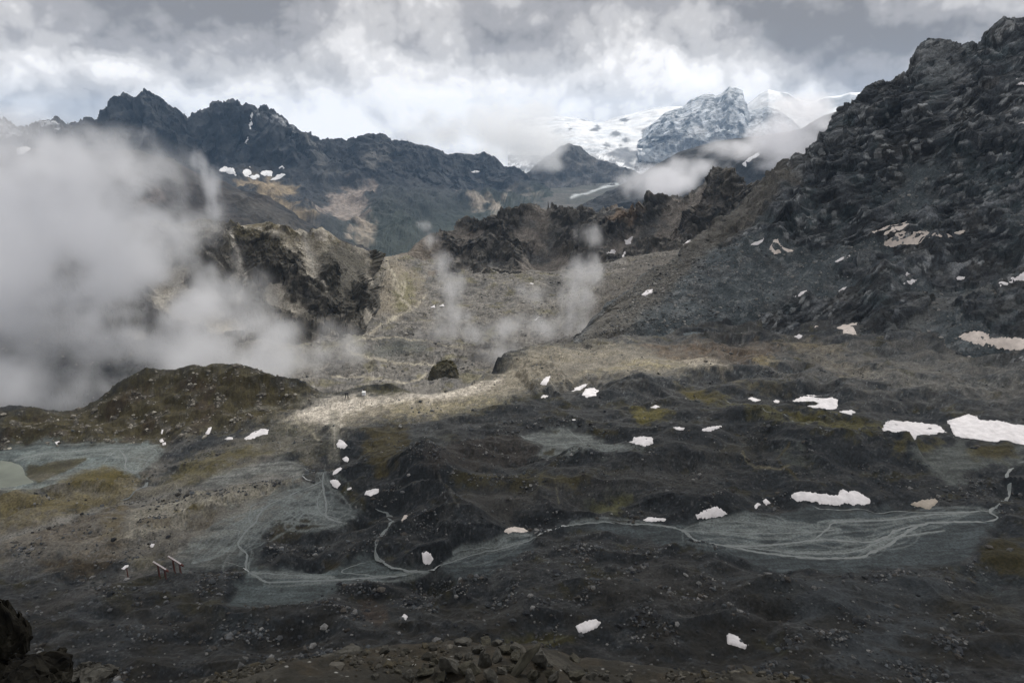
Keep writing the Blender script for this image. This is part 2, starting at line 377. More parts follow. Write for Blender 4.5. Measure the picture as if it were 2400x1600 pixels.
# outlines of the snow patches in pixels of the photograph, the ground they lie on, and their labels
SNOW = [
 ('B', [(568,1028),(593,1012),(613,1005),(630,1007),(627,1017),(606,1024),(576,1030)], 'long white snow tongue on the grey slope below the green knoll', None),
 ('B', [(481,1016),(487,1004),(496,1000),(494,1011),(489,1019)], 'small upright snow scrap below the green knoll', None),
 ('B', [(526,1028),(536,1024),(547,1025),(545,1029),(532,1030)], 'flat sliver of snow between two larger patches below the knoll', None),
 ('B', [(376,1018),(379,1006),(384,1007),(381,1018)], 'narrow snow scrap topmost in the rocky notch beside the lake', None),
 ('B', [(373,1031),(381,1028),(384,1035),(376,1037)], 'middle of three snow scraps in the notch beside the lake', None),
 ('B', [(380,1038),(388,1036),(389,1042),(382,1043)], 'lowest of three snow scraps in the notch beside the lake', None),
 ('B', [(129,1036),(139,1033),(142,1039),(132,1041)], 'tiny snow block at the lake outlet', None),
 ('B', [(349,1281),(355,1273),(362,1274),(357,1282)], 'tiny snow scrap beside the boulder strip above the trestles', None),
 ('B', [(284,1332),(293,1323),(307,1320),(301,1328),(290,1334)], 'small slanting snow scrap above the lone pole', None),
 ('B', [(787,1040),(797,1030),(809,1034),(815,1044),(806,1053),(797,1051),(790,1047)], 'white snow patch at the foot of the pale track', None),
 ('B', [(803,1074),(811,1069),(819,1075),(815,1083),(807,1081)], 'small round snow patch just below the pale track', None),
 ('B', [(776,1116),(788,1101),(801,1094),(801,1103),(788,1115)], 'slanting snow strip beside the head of the silt fan', None),
 ('B', [(774,1126),(789,1122),(800,1134),(791,1146),(778,1138)], 'broken snow lump beside the head of the silt fan', None),
 ('B', [(853,1163),(858,1151),(875,1145),(888,1145),(885,1157),(868,1165)], 'oval snow patch on the dark moraine beside the silt fan', None),
 ('B', [(813,1143),(824,1140),(826,1146),(815,1148)], 'tiny snow scrap left of the oval patch by the silt fan', None),
 ('B', [(940,1219),(946,1208),(956,1207),(948,1218),(942,1229)], 'thin dirty snow scrap beside the curling stream', 'M_pink'),
 ('B', [(1179,1248),(1185,1237),(1205,1235),(1229,1239),(1241,1245),(1229,1249),(1185,1250)], 'flat pinkish snow patch above the rocky cascade', 'M_pink'),
 ('B', [(987,1295),(1001,1288),(1011,1296),(1016,1310),(1004,1324),(994,1322)], 'ragged snow patch inside the bend of the stream', None),
 ('B', [(1506,1218),(1519,1211),(1549,1213),(1564,1214),(1556,1222),(1512,1222)], 'low snow strip on the near bank of the wide silt plain', None),
 ('B', [(1470,1035),(1485,1025),(1512,1022),(1532,1027),(1530,1039),(1512,1048),(1488,1042)], 'snow patch with boulders on its edge beside the pale pond flat', None),
 ('B', [(1334,987),(1344,979),(1353,979),(1350,988)], 'small snow scrap above the pale pond flat', None),
 ('B', [(1363,926),(1372,913),(1393,910),(1403,916),(1398,929),(1376,934)], 'domed snow patch below the rocky knob on the saddle', None),
 ('B', [(1335,921),(1348,910),(1365,901),(1378,899),(1369,909),(1352,917)], 'thin slanting snow strip left of the domed patch', None),
 ('B', [(1266,900),(1277,884),(1290,880),(1287,894),(1281,902)], 'snow wedge against the dark crag on the saddle', None),
 ('B', [(1263,932),(1273,925),(1286,928),(1277,933)], 'small flat snow scrap below the crag on the saddle', None),
 ('B', [(1524,954),(1536,949),(1548,953),(1536,957)], 'tiny flat snow sliver above the mossy hollow', None),
 ('B', [(1640,1008),(1661,1000),(1700,995),(1676,1006),(1661,1011)], 'pointed snow strip in the dark hollow of the moraine', None),
 ('B', [(1574,1002),(1590,999),(1606,1002),(1602,1008),(1584,1007)], 'broken snow strip left of the pointed strip in the hollow', None),
 ('B', [(1854,941),(1872,933),(1900,926),(1927,927),(1951,929),(1965,935),(1961,957),(1927,953),(1889,946)], 'large white snow patch above the mossy stream', None),
 ('B', [(1965,965),(1975,961),(1988,963),(1998,959),(2004,967),(1995,972),(1975,968)], 'small low snow patch at the lower right end of the mossy stream snowfield', None),
 ('B', [(1749,934),(1763,931),(1785,938),(1770,942)], 'thin snow strip at the upper end of the mossy stream', None),
 ('B', [(1808,941),(1818,937),(1828,939),(1825,944)], 'tiny snow scrap between the thin strip and the large patch', None),
 ('B', [(2067,1008),(2073,991),(2090,984),(2125,987),(2159,990),(2193,995),(2211,1005),(2219,1013),(2186,1018),(2152,1025),(2118,1014),(2090,1013)], 'wide snowfield with a dirty lower rim, left half of the split pair', None),
 ('B', [(2220,987),(2240,981),(2268,970),(2291,976),(2291,981),(2308,985),(2349,986),(2430,997),(2430,1041),(2332,1035),(2274,1028),(2238,1021),(2228,1003)], 'widest white snowfield running out of the frame, right half of the split pair', None),
 ('B', [(1854,1159),(1866,1151),(1893,1151),(1920,1155),(1947,1159),(1962,1160),(1968,1148),(1981,1146),(1989,1154),(1995,1148),(2012,1151),(2039,1167),(2042,1179),(2022,1184),(1975,1183),(1920,1181),(1869,1175)], 'long ragged snow bank at the foot of the big dark mound', None),
 ('B', [(1631,1207),(1651,1196),(1675,1186),(1692,1192),(1704,1204),(1689,1210),(1655,1216),(1634,1215)], 'triangular snow patch above the wide silt plain', None),
 ('B', [(1766,1186),(1774,1178),(1784,1182),(1771,1193)], 'small snow scrap among boulders, nearer the triangular patch', None),
 ('B', [(1787,1173),(1794,1168),(1807,1179),(1795,1183)], 'small snow scrap among boulders, nearer the long ragged bank', None),
 ('B', [(2131,1181),(2152,1174),(2193,1167),(2199,1177),(2179,1193),(2159,1188)], 'tan dirt-covered snow remnant beside the stream boulders', 'M_dirty'),
 ('B', [(1348,1467),(1361,1460),(1378,1453),(1395,1450),(1409,1457),(1402,1468),(1385,1478),(1361,1486),(1353,1477)], 'clean oval snow patch on the near dark slope', None),
 ('B', [(940,1446),(948,1438),(956,1445),(950,1453)], 'tiny snow scrap beside the brown puddle', None),
 ('B', [(1702,1487),(1712,1484),(1729,1490),(1739,1502),(1752,1513),(1746,1522),(1729,1516),(1705,1508)], 'jagged snow scrap on the near slope, lowest of all', None),
 ('MB', [(2038,543),(2070,535),(2097,530),(2125,520),(2133,523),(2113,539),(2131,548),(2172,541),(2206,549),(2257,535),(2262,542),(2213,556),(2162,566),(2125,573),(2090,580),(2073,575),(2072,546)], 'forked sandy snowfield under the cliff of the dark mountain', 'M_pink'),
 ('MB', [(1803,584),(1813,564),(1825,560),(1829,574),(1838,581),(1866,584),(1852,591),(1832,591),(1815,597)], 'notched snow patch at the cliff foot left of the forked snowfield', 'M_pink'),
 ('MB', [(1755,577),(1770,566),(1793,555),(1788,565),(1763,578)], 'slanting snow strip on the scree at the mountain foot', None),
 ('MB', [(1860,695),(1869,686),(1893,682),(1894,689),(1872,697)], 'small oval snow patch on the lower scree slope', None),
 ('MB', [(1963,685),(1975,675),(1985,673),(1975,683)], 'tiny snow scrap on the ledge above the black cliff band', None),
 ('MB', [(1954,614),(1968,607),(1996,595),(1989,603),(1975,609),(1961,615)], 'thin diagonal snow streak on the green-grey scree', None),
 ('MB', [(2116,646),(2125,638),(2137,636),(2131,644)], 'tiny upper snow scrap on the layered rock bench', None),
 ('MB', [(2115,666),(2135,658),(2153,654),(2145,660),(2125,665)], 'thin lower snow streak on the layered rock bench', None),
 ('MB', [(2234,652),(2250,648),(2262,649),(2260,654),(2237,655)], 'narrow level snow strip on the right rock bench', None),
 ('MB', [(2336,657),(2366,648),(2420,638),(2420,656),(2366,667),(2342,671)], 'bright snow patch on the bench at the right frame edge', None),
 ('MB', [(1960,769),(1975,762),(2010,758),(2004,774),(2008,784),(1978,785),(1975,776)], 'sandy snow patch under the black cliff band', 'M_pink'),
 ('MB', [(1861,788),(1872,783),(1884,787),(1872,794)], 'tiny snow scrap at the edge of the brown plateau', None),
 ('MB', [(1902,768),(1912,762),(1919,765),(1912,770)], 'tiny dirty snow scrap left of the black cliff band', 'M_pink'),
 ('MB', [(2248,790),(2261,774),(2298,775),(2325,785),(2366,791),(2430,795),(2430,823),(2349,817),(2302,809),(2268,802)], 'broad sandy snow apron below the layered cliff at the right edge', 'M_pink'),
 ('mt', [(2360,183),(2400,182),(2440,190),(2430,210),(2385,200)], 'snow patch high on the right shoulder of the dark mountain', None),
 ('mt', [(2384,291),(2400,286),(2430,287),(2430,300),(2400,297)], 'small snow patch below the shoulder at the right frame edge', None),
 ('CB', [(1465,565),(1478,557),(1490,549),(1485,562),(1474,573),(1466,573)], 'upper snow strip in the gully right of the crag ridge', None),
 ('CB', [(1419,604),(1427,589),(1437,583),(1443,588),(1437,599)], 'lower snow patch in the gully right of the crag ridge', None),
 ('CB', [(1452,606),(1462,596),(1471,585),(1468,595),(1457,606)], 'thin snow streak beside the lower gully patch', None),
 ('CB', [(1565,589),(1583,577),(1600,572),(1623,560),(1618,571),(1600,578),(1583,589)], 'slanting snow strip on the brown rim under the small peak', None),
 ('CB', [(1502,692),(1515,681),(1530,678),(1528,687),(1512,694)], 'small snow patch on the scree right of the bowl', None),
 ('CB', [(1234,666),(1243,662),(1252,663),(1248,667)], 'tiny snow scrap at the foot of the crag ridge', None),
 ('CB', [(1008,721),(1018,715),(1020,722)], 'tiny left snow scrap on the debris of the bowl', None),
 ('CB', [(1029,718),(1039,712),(1042,719)], 'tiny right snow scrap on the debris of the bowl', None),
 ('CB', [(1250,751),(1264,740),(1259,749)], 'tiny slanting snow streak low in the bowl', None),
 ('fr', [(512,400),(525,390),(542,394),(552,402),(572,400),(586,391),(592,399),(589,409),(576,414),(552,412),(531,407)], 'wide white snowfield under the far rock wall, left of three', 'M_sfar'),
 ('fr', [(581,416),(599,407),(623,397),(637,402),(639,414),(623,412),(606,419),(593,422)], 'ragged snowfield under the far rock wall, middle of three', 'M_sfar'),
 ('fr', [(652,394),(661,388),(667,392),(664,399)], 'small upper snow spot under the far rock wall', 'M_sfar'),
 ('fr', [(647,412),(661,405),(669,409),(657,419),(634,423)], 'thin snow streaks under the far rock wall, right of three', 'M_sfar'),
 ('fr', [(590,262),(594,262),(591,288),(582,322),(577,342),(574,342),(579,318),(587,285)], 'thin white couloir snow falling down the far rock wall', 'M_sfar'),
 ('spfr', [(36,354),(54,348),(74,341),(65,354),(48,368)], 'snow patch showing through the cloud at the left edge', 'M_sfar'),
 ('fr', [(1103,402),(1115,400),(1126,403),(1110,406)], 'tiny snow patch on the far range above the valley', 'M_sfar'),
 ('rs', [(1740,385),(1760,368),(1785,355),(1780,365),(1760,378),(1745,392)], 'snow gully on the dark slope among the torn clouds', 'M_sfar'),
]

# ================================================================ BASIN: the moraine floor below the camera
def thin_plate(pts, vals):
    pts = np.asarray(pts, float) / 100.0; n = len(pts)
    d = np.linalg.norm(pts[:, None] - pts[None], axis=-1)
    K = np.where(d > 0, d * d * np.log(d + 1e-12), 0) + np.eye(n) * 1e-3
    Q = np.concatenate([np.ones((n, 1)), pts], 1)
    A = np.block([[K, Q], [Q.T, np.zeros((3, 3))]])
    w = np.linalg.solve(A, np.concatenate([vals, np.zeros(3)]))
    def f(X, Y):
        X = X / 100.0; Y = Y / 100.0
        r = w[n] + w[n + 1] * X + w[n + 2] * Y
        for k in range(n):
            d2 = (X - pts[k, 0]) ** 2 + (Y - pts[k, 1]) ** 2
            r = r + w[k] * 0.5 * d2 * np.log(d2 + 1e-12)
        return r
    return f
CTRL = [(-300,1600,-160),(0,1600,-163),(400,1600,-168),(800,1600,-170),(1200,1600,-170),(1600,1600,-168),(2000,1600,-166),(2400,1600,-163),(2800,1600,-160),
 (-300,1450,-172),(0,1450,-177),(400,1450,-181),(860,1450,-181),(1200,1450,-178),(1500,1450,-174),(1800,1450,-172),(2100,1450,-171),(2400,1450,-172),(2800,1450,-170),
 (0,1330,-182),(380,1345,-184),(650,1330,-185.5),(900,1345,-185),(1300,1340,-180),(1500,1310,-178.5),
 (2300,1205,-179),(2000,1240,-180),(1700,1250,-181),(1500,1240,-181.5),(1380,1228,-182),(1240,1262,-183),(1120,1310,-184),(1010,1335,-184.8),(800,1352,-186),(600,1345,-186.3),(620,1400,-186),(1900,1310,-180),
 (580,1210,-186),(700,1140,-184.3),(755,1080,-183),(775,990,-180.5),(780,930,-179.5),
 (100,1060,-191),(300,1055,-191),(20,1110,-191),(340,1115,-190.7),(200,1115,-189),(0,1230,-186),(200,1200,-187),(450,1150,-187),
 (500,1080,-187.5),(600,1050,-186),(640,1010,-184),
 (490,841,-155),(340,868,-163),(420,905,-172),(610,880,-165),(700,903,-173.5),(560,935,-176),(400,965,-183),(250,985,-187),(300,1015,-190),(480,995,-185.5),(600,985,-183),(180,962,-190),(60,962,-184),(60,1035,-190),
 (900,930,-179),(1000,930,-179),(1000,1000,-181),(900,1080,-181),(860,1150,-183.5),(1000,1150,-178),(1000,1250,-180),(1150,1230,-181.5),(1150,1050,-180.5),(1100,1100,-179.5),
 (1300,1040,-181.5),(1450,1035,-181.5),(1300,1130,-179),(1500,1130,-178),(1600,1180,-178.5),(1300,1190,-180),
 (1200,940,-178),(1300,880,-176),(1400,930,-179),(1250,860,-173),(1500,970,-180),(1480,880,-175),
 (1600,830,-174),(1700,850,-174.5),(1650,795,-174),(1850,800,-173),(1900,960,-178),(1750,930,-178.5),(1700,1010,-176),(1850,1060,-175),(1950,1080,-173.5),(2100,1015,-178.5),(2250,1010,-178),
 (2150,1120,-178.5),(2000,1150,-178.5),(2350,1080,-178),(2400,1200,-176),(2350,1300,-176.5),(2200,1350,-178),(1900,1400,-176),(1650,1350,-175),
 (2400,950,-171),(2250,920,-173),(2100,900,-174),(2000,860,-172),(2200,830,-168),(2400,850,-163),(2400,800,-155),(2150,790,-162),(1950,770,-166),
 (2800,1000,-168),(2800,1200,-172),(2800,850,-150),(-300,1000,-188),(-300,1150,-186),(-300,1300,-182)]
EDGE = [(-300,950,-184),(-100,955,-184),(0,958,-185),(100,962,-186),(180,957,-190),(300,880,-166),(340,868,-163),(490,840,-155),(620,872,-164),(700,896,-172.5),(780,915,-179),(850,905,-178),
 (920,899,-177),(1000,911,-179),(1100,905,-179.5),(1150,862,-175),(1200,818,-170.5),(1240,806,-168.5),(1320,801,-169),(1400,796,-170),(1500,788,-171),(1600,778,-171),(1900,740,-165),(2400,700,-140),(2800,680,-130)]
cp = np.array(CTRL + [e for e in EDGE if 0 <= e[0] <= 1600], float)
cxyz = at_z(cp[:, 0], cp[:, 1], cp[:, 2])
base_h = thin_plate(cxyz[:, :2], cp[:, 2])
ed = np.array(EDGE, float); exyz = at_z(ed[:, 0], ed[:, 1], ed[:, 2])
eaz = np.arctan2(exyz[:, 0], exyz[:, 1]); er = np.hypot(exyz[:, 0], exyz[:, 1])
NU, NV = 1220, 550
az = np.linspace(math.radians(-47), math.radians(47), NU)
dep = np.radians(np.linspace(50.5, 13.2, NV))
AZ, RR = np.meshgrid(az, 178.0 / np.tan(dep))
X = RR * np.sin(AZ); Y = RR * np.cos(AZ)
H = base_h(X, Y)
over = RR - np.interp(AZ, eaz, er)
steep = np.interp(AZ, eaz, [0.9 if e[0] < 1550 else 0.1 for e in EDGE])
FLATS = {
 'right_plain': [(1311,1231),(1396,1221),(1498,1231),(1600,1228),(1685,1218),(1770,1214),(1906,1186),(1975,1194),(2077,1197),(2179,1194),(2281,1196),(2322,1196),(2342,1214),(2332,1235),(2298,1259),(2281,1303),(2247,1327),(2077,1330),(1906,1337),(1804,1334),(1736,1310),(1668,1289),(1600,1284),(1532,1266),(1464,1255),(1396,1242),(1328,1237)],
 'mid_plain': [(1243,1250),(1192,1257),(1147,1289),(1066,1291),(1049,1310),(1030,1330),(1060,1352),(1100,1356),(1141,1351),(1192,1323),(1253,1279)],
 'low_lobe': [(575,1325),(650,1332),(760,1342),(820,1322),(850,1300),(875,1302),(900,1324),(960,1335),(1010,1335),(960,1352),(900,1360),(830,1362),(790,1377),(760,1402),(690,1417),(600,1424),(530,1418),(545,1390),(570,1360)],
 'fan': [(760,1104),(743,1132),(664,1147),(596,1174),(579,1206),(545,1241),(511,1275),(477,1292),(443,1319),(511,1326),(576,1332),(613,1309),(613,1258),(647,1225),(715,1208),(783,1234),(815,1227),(848,1198),(800,1180),(776,1138)],
 'fan_left': [(400,1318),(450,1262),(540,1190),(650,1152),(610,1220),(565,1290),(510,1335),(430,1338)],
 'upper_fan': [(460,1138),(511,1106),(590,1085),(664,1072),(715,1091),(708,1115),(613,1127),(477,1147)],
 'lake_flat': [(-60,1060),(0,1055),(60,1045),(110,1030),(140,1040),(230,1045),(300,1037),(365,1042),(372,1052),(355,1085),(325,1105),(310,1110),(280,1100),(230,1102),(150,1127),(100,1142),(50,1152),(0,1148),(-60,1150)],
 'mid_pond': [(1219,1017),(1277,1010),(1331,1003),(1379,1017),(1406,1030),(1464,1041),(1508,1047),(1447,1058),(1379,1051),(1345,1061),(1277,1068),(1260,1064),(1273,1044),(1236,1034)],
 'right_silt': [(2206,1119),(2223,1136),(2264,1133),(2244,1102),(2349,1088),(2400,1082),(2400,1041),(2376,1041),(2376,1068),(2315,1071),(2264,1054),(2257,1034),(2196,1047),(2128,1051),(2162,1082)],
}
tmp = Surf(np.stack([X, Y, H], -1), 1)
tmp.warp = fbm2(X, Y, 9.0, 3)
flat = np.zeros_like(H)
for k, pts in FLATS.items(): flat = np.maximum(flat, tmp.mask(pts, 5, 1.2))
rgh = 1 - flat
saddle_m = tmp.mask([(640,990),(780,930),(1000,915),(1160,870),(1260,815),(1600,800),(1700,860),(1300,905),(1000,985),(800,1010)], 12, 3)
n40 = fbm2(X + 60, Y * 1.5, 46.0, 3); n14 = fbm2(X, Y * 1.25, 15.0, 4); n4 = fbm2(X, Y, 5.0, 2, 0.45)
hum = sstep(-0.3, 0.6, fbm2(X, Y, 120.0, 2))
mo = 1 - np.abs(fbm2(X * 0.75 + 31, Y * 1.3 + 12, 52.0, 3, 0.45))            # rounded moraine ridges
rgh_w = np.clip(blur(rgh, 5), 0, 1) * rgh
H = H + rgh_w * (1 - 0.7 * saddle_m) * ((mo - 0.72) * 12.0 * (0.45 + 0.8 * hum) + n40 * 2.0 + n14 * 1.2 + n4 * 0.30) + flat * (n4 * 0.05)
# green knoll and rocky bumps
knoll = tmp.mask([(0,975),(160,965),(300,890),(340,872),(490,845),(620,875),(740,918),(680,960),(600,990),(400,1030),(330,1038),(140,1034),(0,1042)], 8, 4)
H += knoll * (np.maximum(0, fbm2(X + 9, Y, 20.0, 3)) * 2.6 + np.maximum(0, fbm2(X, Y + 40, 6.0, 3)) * 0.6)
rockbump = tmp.mask([(1215,880),(1240,845),(1290,860),(1350,905),(1300,925),(1255,920)], 4, 3)
H += rockbump * (2.5 + 4 * ridge3(np.stack([X, Y, H], -1), 14.0, 4))
# moraine mounds: pixel, height, radius across, radius along the view
for px, py, hh, ra, rb, rot in [(975,1110,8,15,26,0.2),(1960,1060,9,44,20,0),(1560,1085,5,34,14,0),(1700,1000,4.5,38,10,0.1),(1780,915,4.5,36,10,0.1),(2050,880,4,14,9,0),(2240,840,5,22,9,-0.1),
      (2130,935,6,40,9,0.1),(1640,1185,3,26,9,0),(1190,1225,3,18,12,0),(1430,1110,3,32,12,0),(1130,1380,3,25,10,0.3),(1480,1400,4,34,16,0.2),(400,1470,3,20,9,0.2),(1980,835,4,24,8,0),(2060,1215,-0.5,60,12,0)]:
    c = at_z(px, py, -178.0); dx = X - c[0]; dy = Y - c[1]; ca, sa = math.cos(rot), math.sin(rot)
    H += hh * np.exp(-(((dx * ca + dy * sa) / ra) ** 2 + ((-dx * sa + dy * ca) / rb) ** 2)) * rgh
def ridge_line(pts, h, wf, wb, zref=-177.0):
    """a long moraine ridge: crest line in pixels, steeper towards the camera"""
    global H
    q = at_z(np.array([p[0] for p in pts], float), np.array([p[1] for p in pts], float), zref)[:, :2]
    best = np.full(H.shape, 1e9, np.float32); side = np.zeros(H.shape, np.float32); Xw = X + 5 * n14; Yw = Y + 6 * n40
    for a, b in zip(q[:-1], q[1:]):
        e = b - a; t = np.clip(((Xw - a[0]) * e[0] + (Yw - a[1]) * e[1]) / (e @ e), 0, 1)
        dx = Xw - a[0] - e[0] * t; dy = Yw - a[1] - e[1] * t; d2 = dx * dx + dy * dy; m_ = d2 < best
        best = np.where(m_, d2, best); side = np.where(m_, dx * X + dy * Y, side)
    d = np.sqrt(best); w = np.where(side < 0, wf, wb)
    H = H + rgh_w * h * np.exp(-(d / w) ** 1.7)
ridge_line([(1390,1065),(1550,1042),(1700,1008),(1850,990),(2000,1010),(2120,1055)], 8.0, 17, 26)
ridge_line([(1480,905),(1650,878),(1800,884),(1880,905)], 5.5, 12, 16)
ridge_line([(2000,925),(2100,900),(2250,905),(2420,930)], 6.0, 13, 18)
ridge_line([(1005,1085),(1030,1125),(1060,1180),(1085,1235)], 6.0, 13, 20)
ridge_line([(830,1105),(900,1080),(1000,1088)], 4.0, 12, 14)
ridge_line([(1230,1335),(1400,1296),(1540,1282),(1640,1308),(1740,1352),(1850,1425)], 5.0, 22, 12)
ridge_line([(1600,1178),(1750,1160),(1850,1145)], 4.0, 10, 18)
ridge_line([(1180,985),(1330,970),(1450,1000)], 3.5, 10, 14)
ridge_line([(1540,985),(1650,975),(1720,990)], 3.5, 9, 14)
ridge_line([(300,1400),(480,1385),(620,1440),(760,1450)], 3.5, 14, 14)
ridge_line([(1950,1400),(2100,1375),(2300,1400)], 3.5, 16, 14)
ridge_line([(1130,1480),(1350,1430),(1560,1420)], 4.0, 16, 16)
H -= steep * np.maximum(0, over) ** 1.12
grit = rng.normal(0, 1, H.shape).astype(np.float32)
H += rgh * (1 - 0.5 * saddle_m) * (0.012 * grit) * (1 - 0.6 * knoll)
bs = Surf(np.stack([X, Y, H], -1), 4); bs.warp = fbm2(X, Y, 9.0, 3)
sm_ = np.zeros_like(H)
for key, pts, label, mname in SNOW:
    if key == 'B': sm_ = np.maximum(sm_, bs.mask(pts, 4.0, 0.5))
H = H * (1 - sm_) + blur(H, 6) * sm_            # snow lies in smooth hollows
basin = Surf(np.stack([X, Y, H], -1), 2)
basin.warp = fbm2(X, Y, 7.0, 4, 0.6)
def basin_z(x, y):
    a = (np.arctan2(x, y) - az[0]) / (az[1] - az[0]); d_ = (np.arctan(178.0 / np.hypot(x, y)) - dep[0]) / (dep[1] - dep[0])
    a = np.clip(a, 0, NU - 1.001); d_ = np.clip(d_, 0, NV - 1.001); i = a.astype(int); j = d_.astype(int); fa = a - i; fd = d_ - j
    return (H[j, i] * (1 - fa) + H[j, i + 1] * fa) * (1 - fd) + (H[j + 1, i] * (1 - fa) + H[j + 1, i + 1] * fa) * fd

# colours of the ground, with some shade and sunlight painted in
SLATE = np.array([0.031, 0.035, 0.038]); BROWN = np.array([0.044, 0.039, 0.033]); OLIVE = np.array([0.066, 0.056, 0.018]); RUST = np.array([0.075, 0.052, 0.03])
SILT = np.array([0.088, 0.102, 0.102]); BEIGE = np.array([0.40, 0.365, 0.31]); STRAW = np.array([0.20, 0.175, 0.105]); GREY = np.array([0.105, 0.105, 0.10])
c_n = fbm2(X + 300, Y * 1.7, 30.0, 5, 0.6); c_m = fbm2(X, Y * 1.6 + 700, 22.0, 5, 0.6); c_f = fbm2(X, Y, 6.0, 4, 0.6); c_l = fbm2(X - 90, Y * 2 + 55, 90.0, 4)
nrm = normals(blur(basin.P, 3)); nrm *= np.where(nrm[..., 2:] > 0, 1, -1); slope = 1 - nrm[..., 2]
aspect = -(nrm[..., 0] * np.sin(AZ) + nrm[..., 1] * np.cos(AZ))          # slopes falling towards the camera: dark scree, with their shade painted in
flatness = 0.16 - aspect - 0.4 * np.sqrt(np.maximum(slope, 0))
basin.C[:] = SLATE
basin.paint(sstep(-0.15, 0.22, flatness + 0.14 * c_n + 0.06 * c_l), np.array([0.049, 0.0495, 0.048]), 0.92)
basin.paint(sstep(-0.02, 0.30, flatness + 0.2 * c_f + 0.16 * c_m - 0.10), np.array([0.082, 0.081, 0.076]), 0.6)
basin.paint(sstep(0.38, 0.8, c_m + 0.35 * c_f - 4 * (slope - 0.03)), OLIVE * 0.75, 0.7)
basin.paint(sstep(0.35, 0.8, fbm2(X + 44, Y * 2.2, 26.0, 5, 0.6)), GREY, 0.55)
# mask for the shade painted dark towards the foot of the camera's hill
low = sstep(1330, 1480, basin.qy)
def zone(pts, col, feather=5, warp=4, k=1.0, tex=0.0):
    m = basin.mask(pts, feather, warp)
    if tex: m = m * sstep(-tex, tex * 0.6, c_f + 0.5 * c_m + 0.25)
    basin.paint(m, col, k); return m
zone([(985,1082),(1040,1042),(1230,1017),(1270,1047),(1260,1070),(1130,1096),(1020,1112)], (0.062,0.053,0.045), 4, 4, 0.9)
zone([(1030,1180),(1250,1120),(1500,1090),(1700,1080),(1640,1140),(1400,1180),(1200,1200)], (0.085,0.079,0.07), 14, 8, 0.6)
zone([(1480,1300),(1700,1330),(1900,1400),(1850,1500),(1600,1520),(1400,1420)], (0.056,0.051,0.044), 14, 10, 0.5)
zone([(0,975),(160,965),(300,885),(340,866),(490,838),(620,870),(770,918),(700,945),(650,975),(560,1000),(400,1030),(330,1040),(140,1036),(0,1045)], (0.085,0.071,0.032), 6, 5, 0.97)
kr = knoll * sstep(0.18, 0.5, fbm2(X + 5, Y - 31, 9.0, 4, 0.6)); basin.paint(kr, (0.13,0.12,0.10), 0.85)
basin.paint(knoll * sstep(0.2, 0.6, fbm2(X + 115, Y - 31, 22.0, 4, 0.6)), (0.062,0.041,0.026), 0.6)
zone([(850,914),(900,899),(960,899),(1005,914),(930,926)], (0.05,0.044,0.016), 3, 2)
zone([(650,990),(760,925),(900,925),(1000,912),(1100,896),(1180,862),(1245,812),(1400,803),(1500,812),(1600,832),(1700,852),(1600,864),(1480,872),(1400,882),(1300,902),(1200,932),(1100,962),(1000,980),(900,975),(800,1010)], (0.19,0.17,0.13), 10, 7, 0.85)
zone([(900,950),(1000,940),(1150,930),(1200,945),(1100,965),(950,975)], STRAW, 8, 6, 0.7, 0.4)
zone([(1560,865),(1400,870),(1480,845),(1700,850),(1640,862)], STRAW, 6, 5, 0.75, 0.5)
zone([(672,988),(720,952),(770,930),(840,930),(920,931),(1000,917),(1100,905),(1180,890),(1150,905),(1040,935),(960,938),(880,948),(830,965),(790,978),(800,1000),(720,990)], BEIGE, 6, 5, 0.95)
zone([(775,960),(792,960),(795,1010),(796,1080),(770,1085),(772,1010)], (0.22,0.205,0.165), 3, 1.5, 0.9)
zone([(600,1010),(672,985),(740,995),(770,1050),(740,1080),(650,1065),(560,1090),(450,1140),(400,1150),(450,1110)], (0.10,0.093,0.066), 8, 6, 0.7)
zone([(330,1150),(400,1115),(520,1065),(600,1050),(640,1060),(520,1100),(430,1150),(360,1175)], (0.088,0.078,0.042), 6, 5, 0.75)
zone([(0,1150),(60,1155),(110,1145),(200,1105),(290,1098),(340,1112),(320,1150),(250,1180),(100,1222),(0,1245)], (0.115,0.098,0.055), 6, 6, 0.85)
zone([(140,1130),(200,1100),(270,1095),(300,1105),(260,1130),(180,1145)], (0.072,0.058,0.02), 4, 4, 0.85)
zone([(0,1250),(100,1215),(250,1190),(320,1170),(300,1260),(200,1300),(100,1290),(0,1300)], (0.115,0.098,0.074), 8, 8, 0.8)
zone([(90,1310),(200,1290),(280,1250),(300,1290),(260,1330),(120,1345)], (0.058,0.042,0.022), 6, 6, 0.85)
zone([(240,1225),(330,1180),(420,1160),(640,1135),(700,1128),(620,1185),(520,1250),(440,1300),(330,1310),(260,1270)], (0.125,0.115,0.095), 10, 8, 0.7)
zone([(290,1210),(360,1172),(500,1152),(640,1131),(700,1127),(600,1172),(480,1205),(380,1245),(300,1255)], (0.24,0.225,0.18), 6, 6, 0.85)
zone([(320,1225),(350,1210),(390,1215),(395,1225),(360,1235)], (0.07,0.05,0.018), 3, 3)
zone([(440,1225),(480,1205),(520,1210),(500,1225),(460,1232)], (0.09,0.075,0.05), 3, 3)
zone([(410,1195),(450,1185),(475,1188),(440,1205)], (0.075,0.06,0.02), 2, 2)
zone([(860,1000),(950,990),(960,1040),(930,1080),(880,1100),(850,1060)], (0.06,0.05,0.026), 6, 5, 0.75)
zone([(1480,962),(1540,955),(1570,965),(1540,985),(1490,985)], (0.085,0.070,0.018), 4, 4, 0.9)
zone([(1600,915),(1700,930),(1800,950),(1920,965),(2020,990),(2080,1010),(2000,1015),(1880,985),(1760,960),(1660,945)], (0.08,0.069,0.022), 4, 4, 0.85, 0.7)
zone([(1690,940),(1800,955),(1900,985),(1960,1003),(1900,995),(1780,965)], (0.19,0.19,0.16), 2, 2.5, 0.8, 0.25)
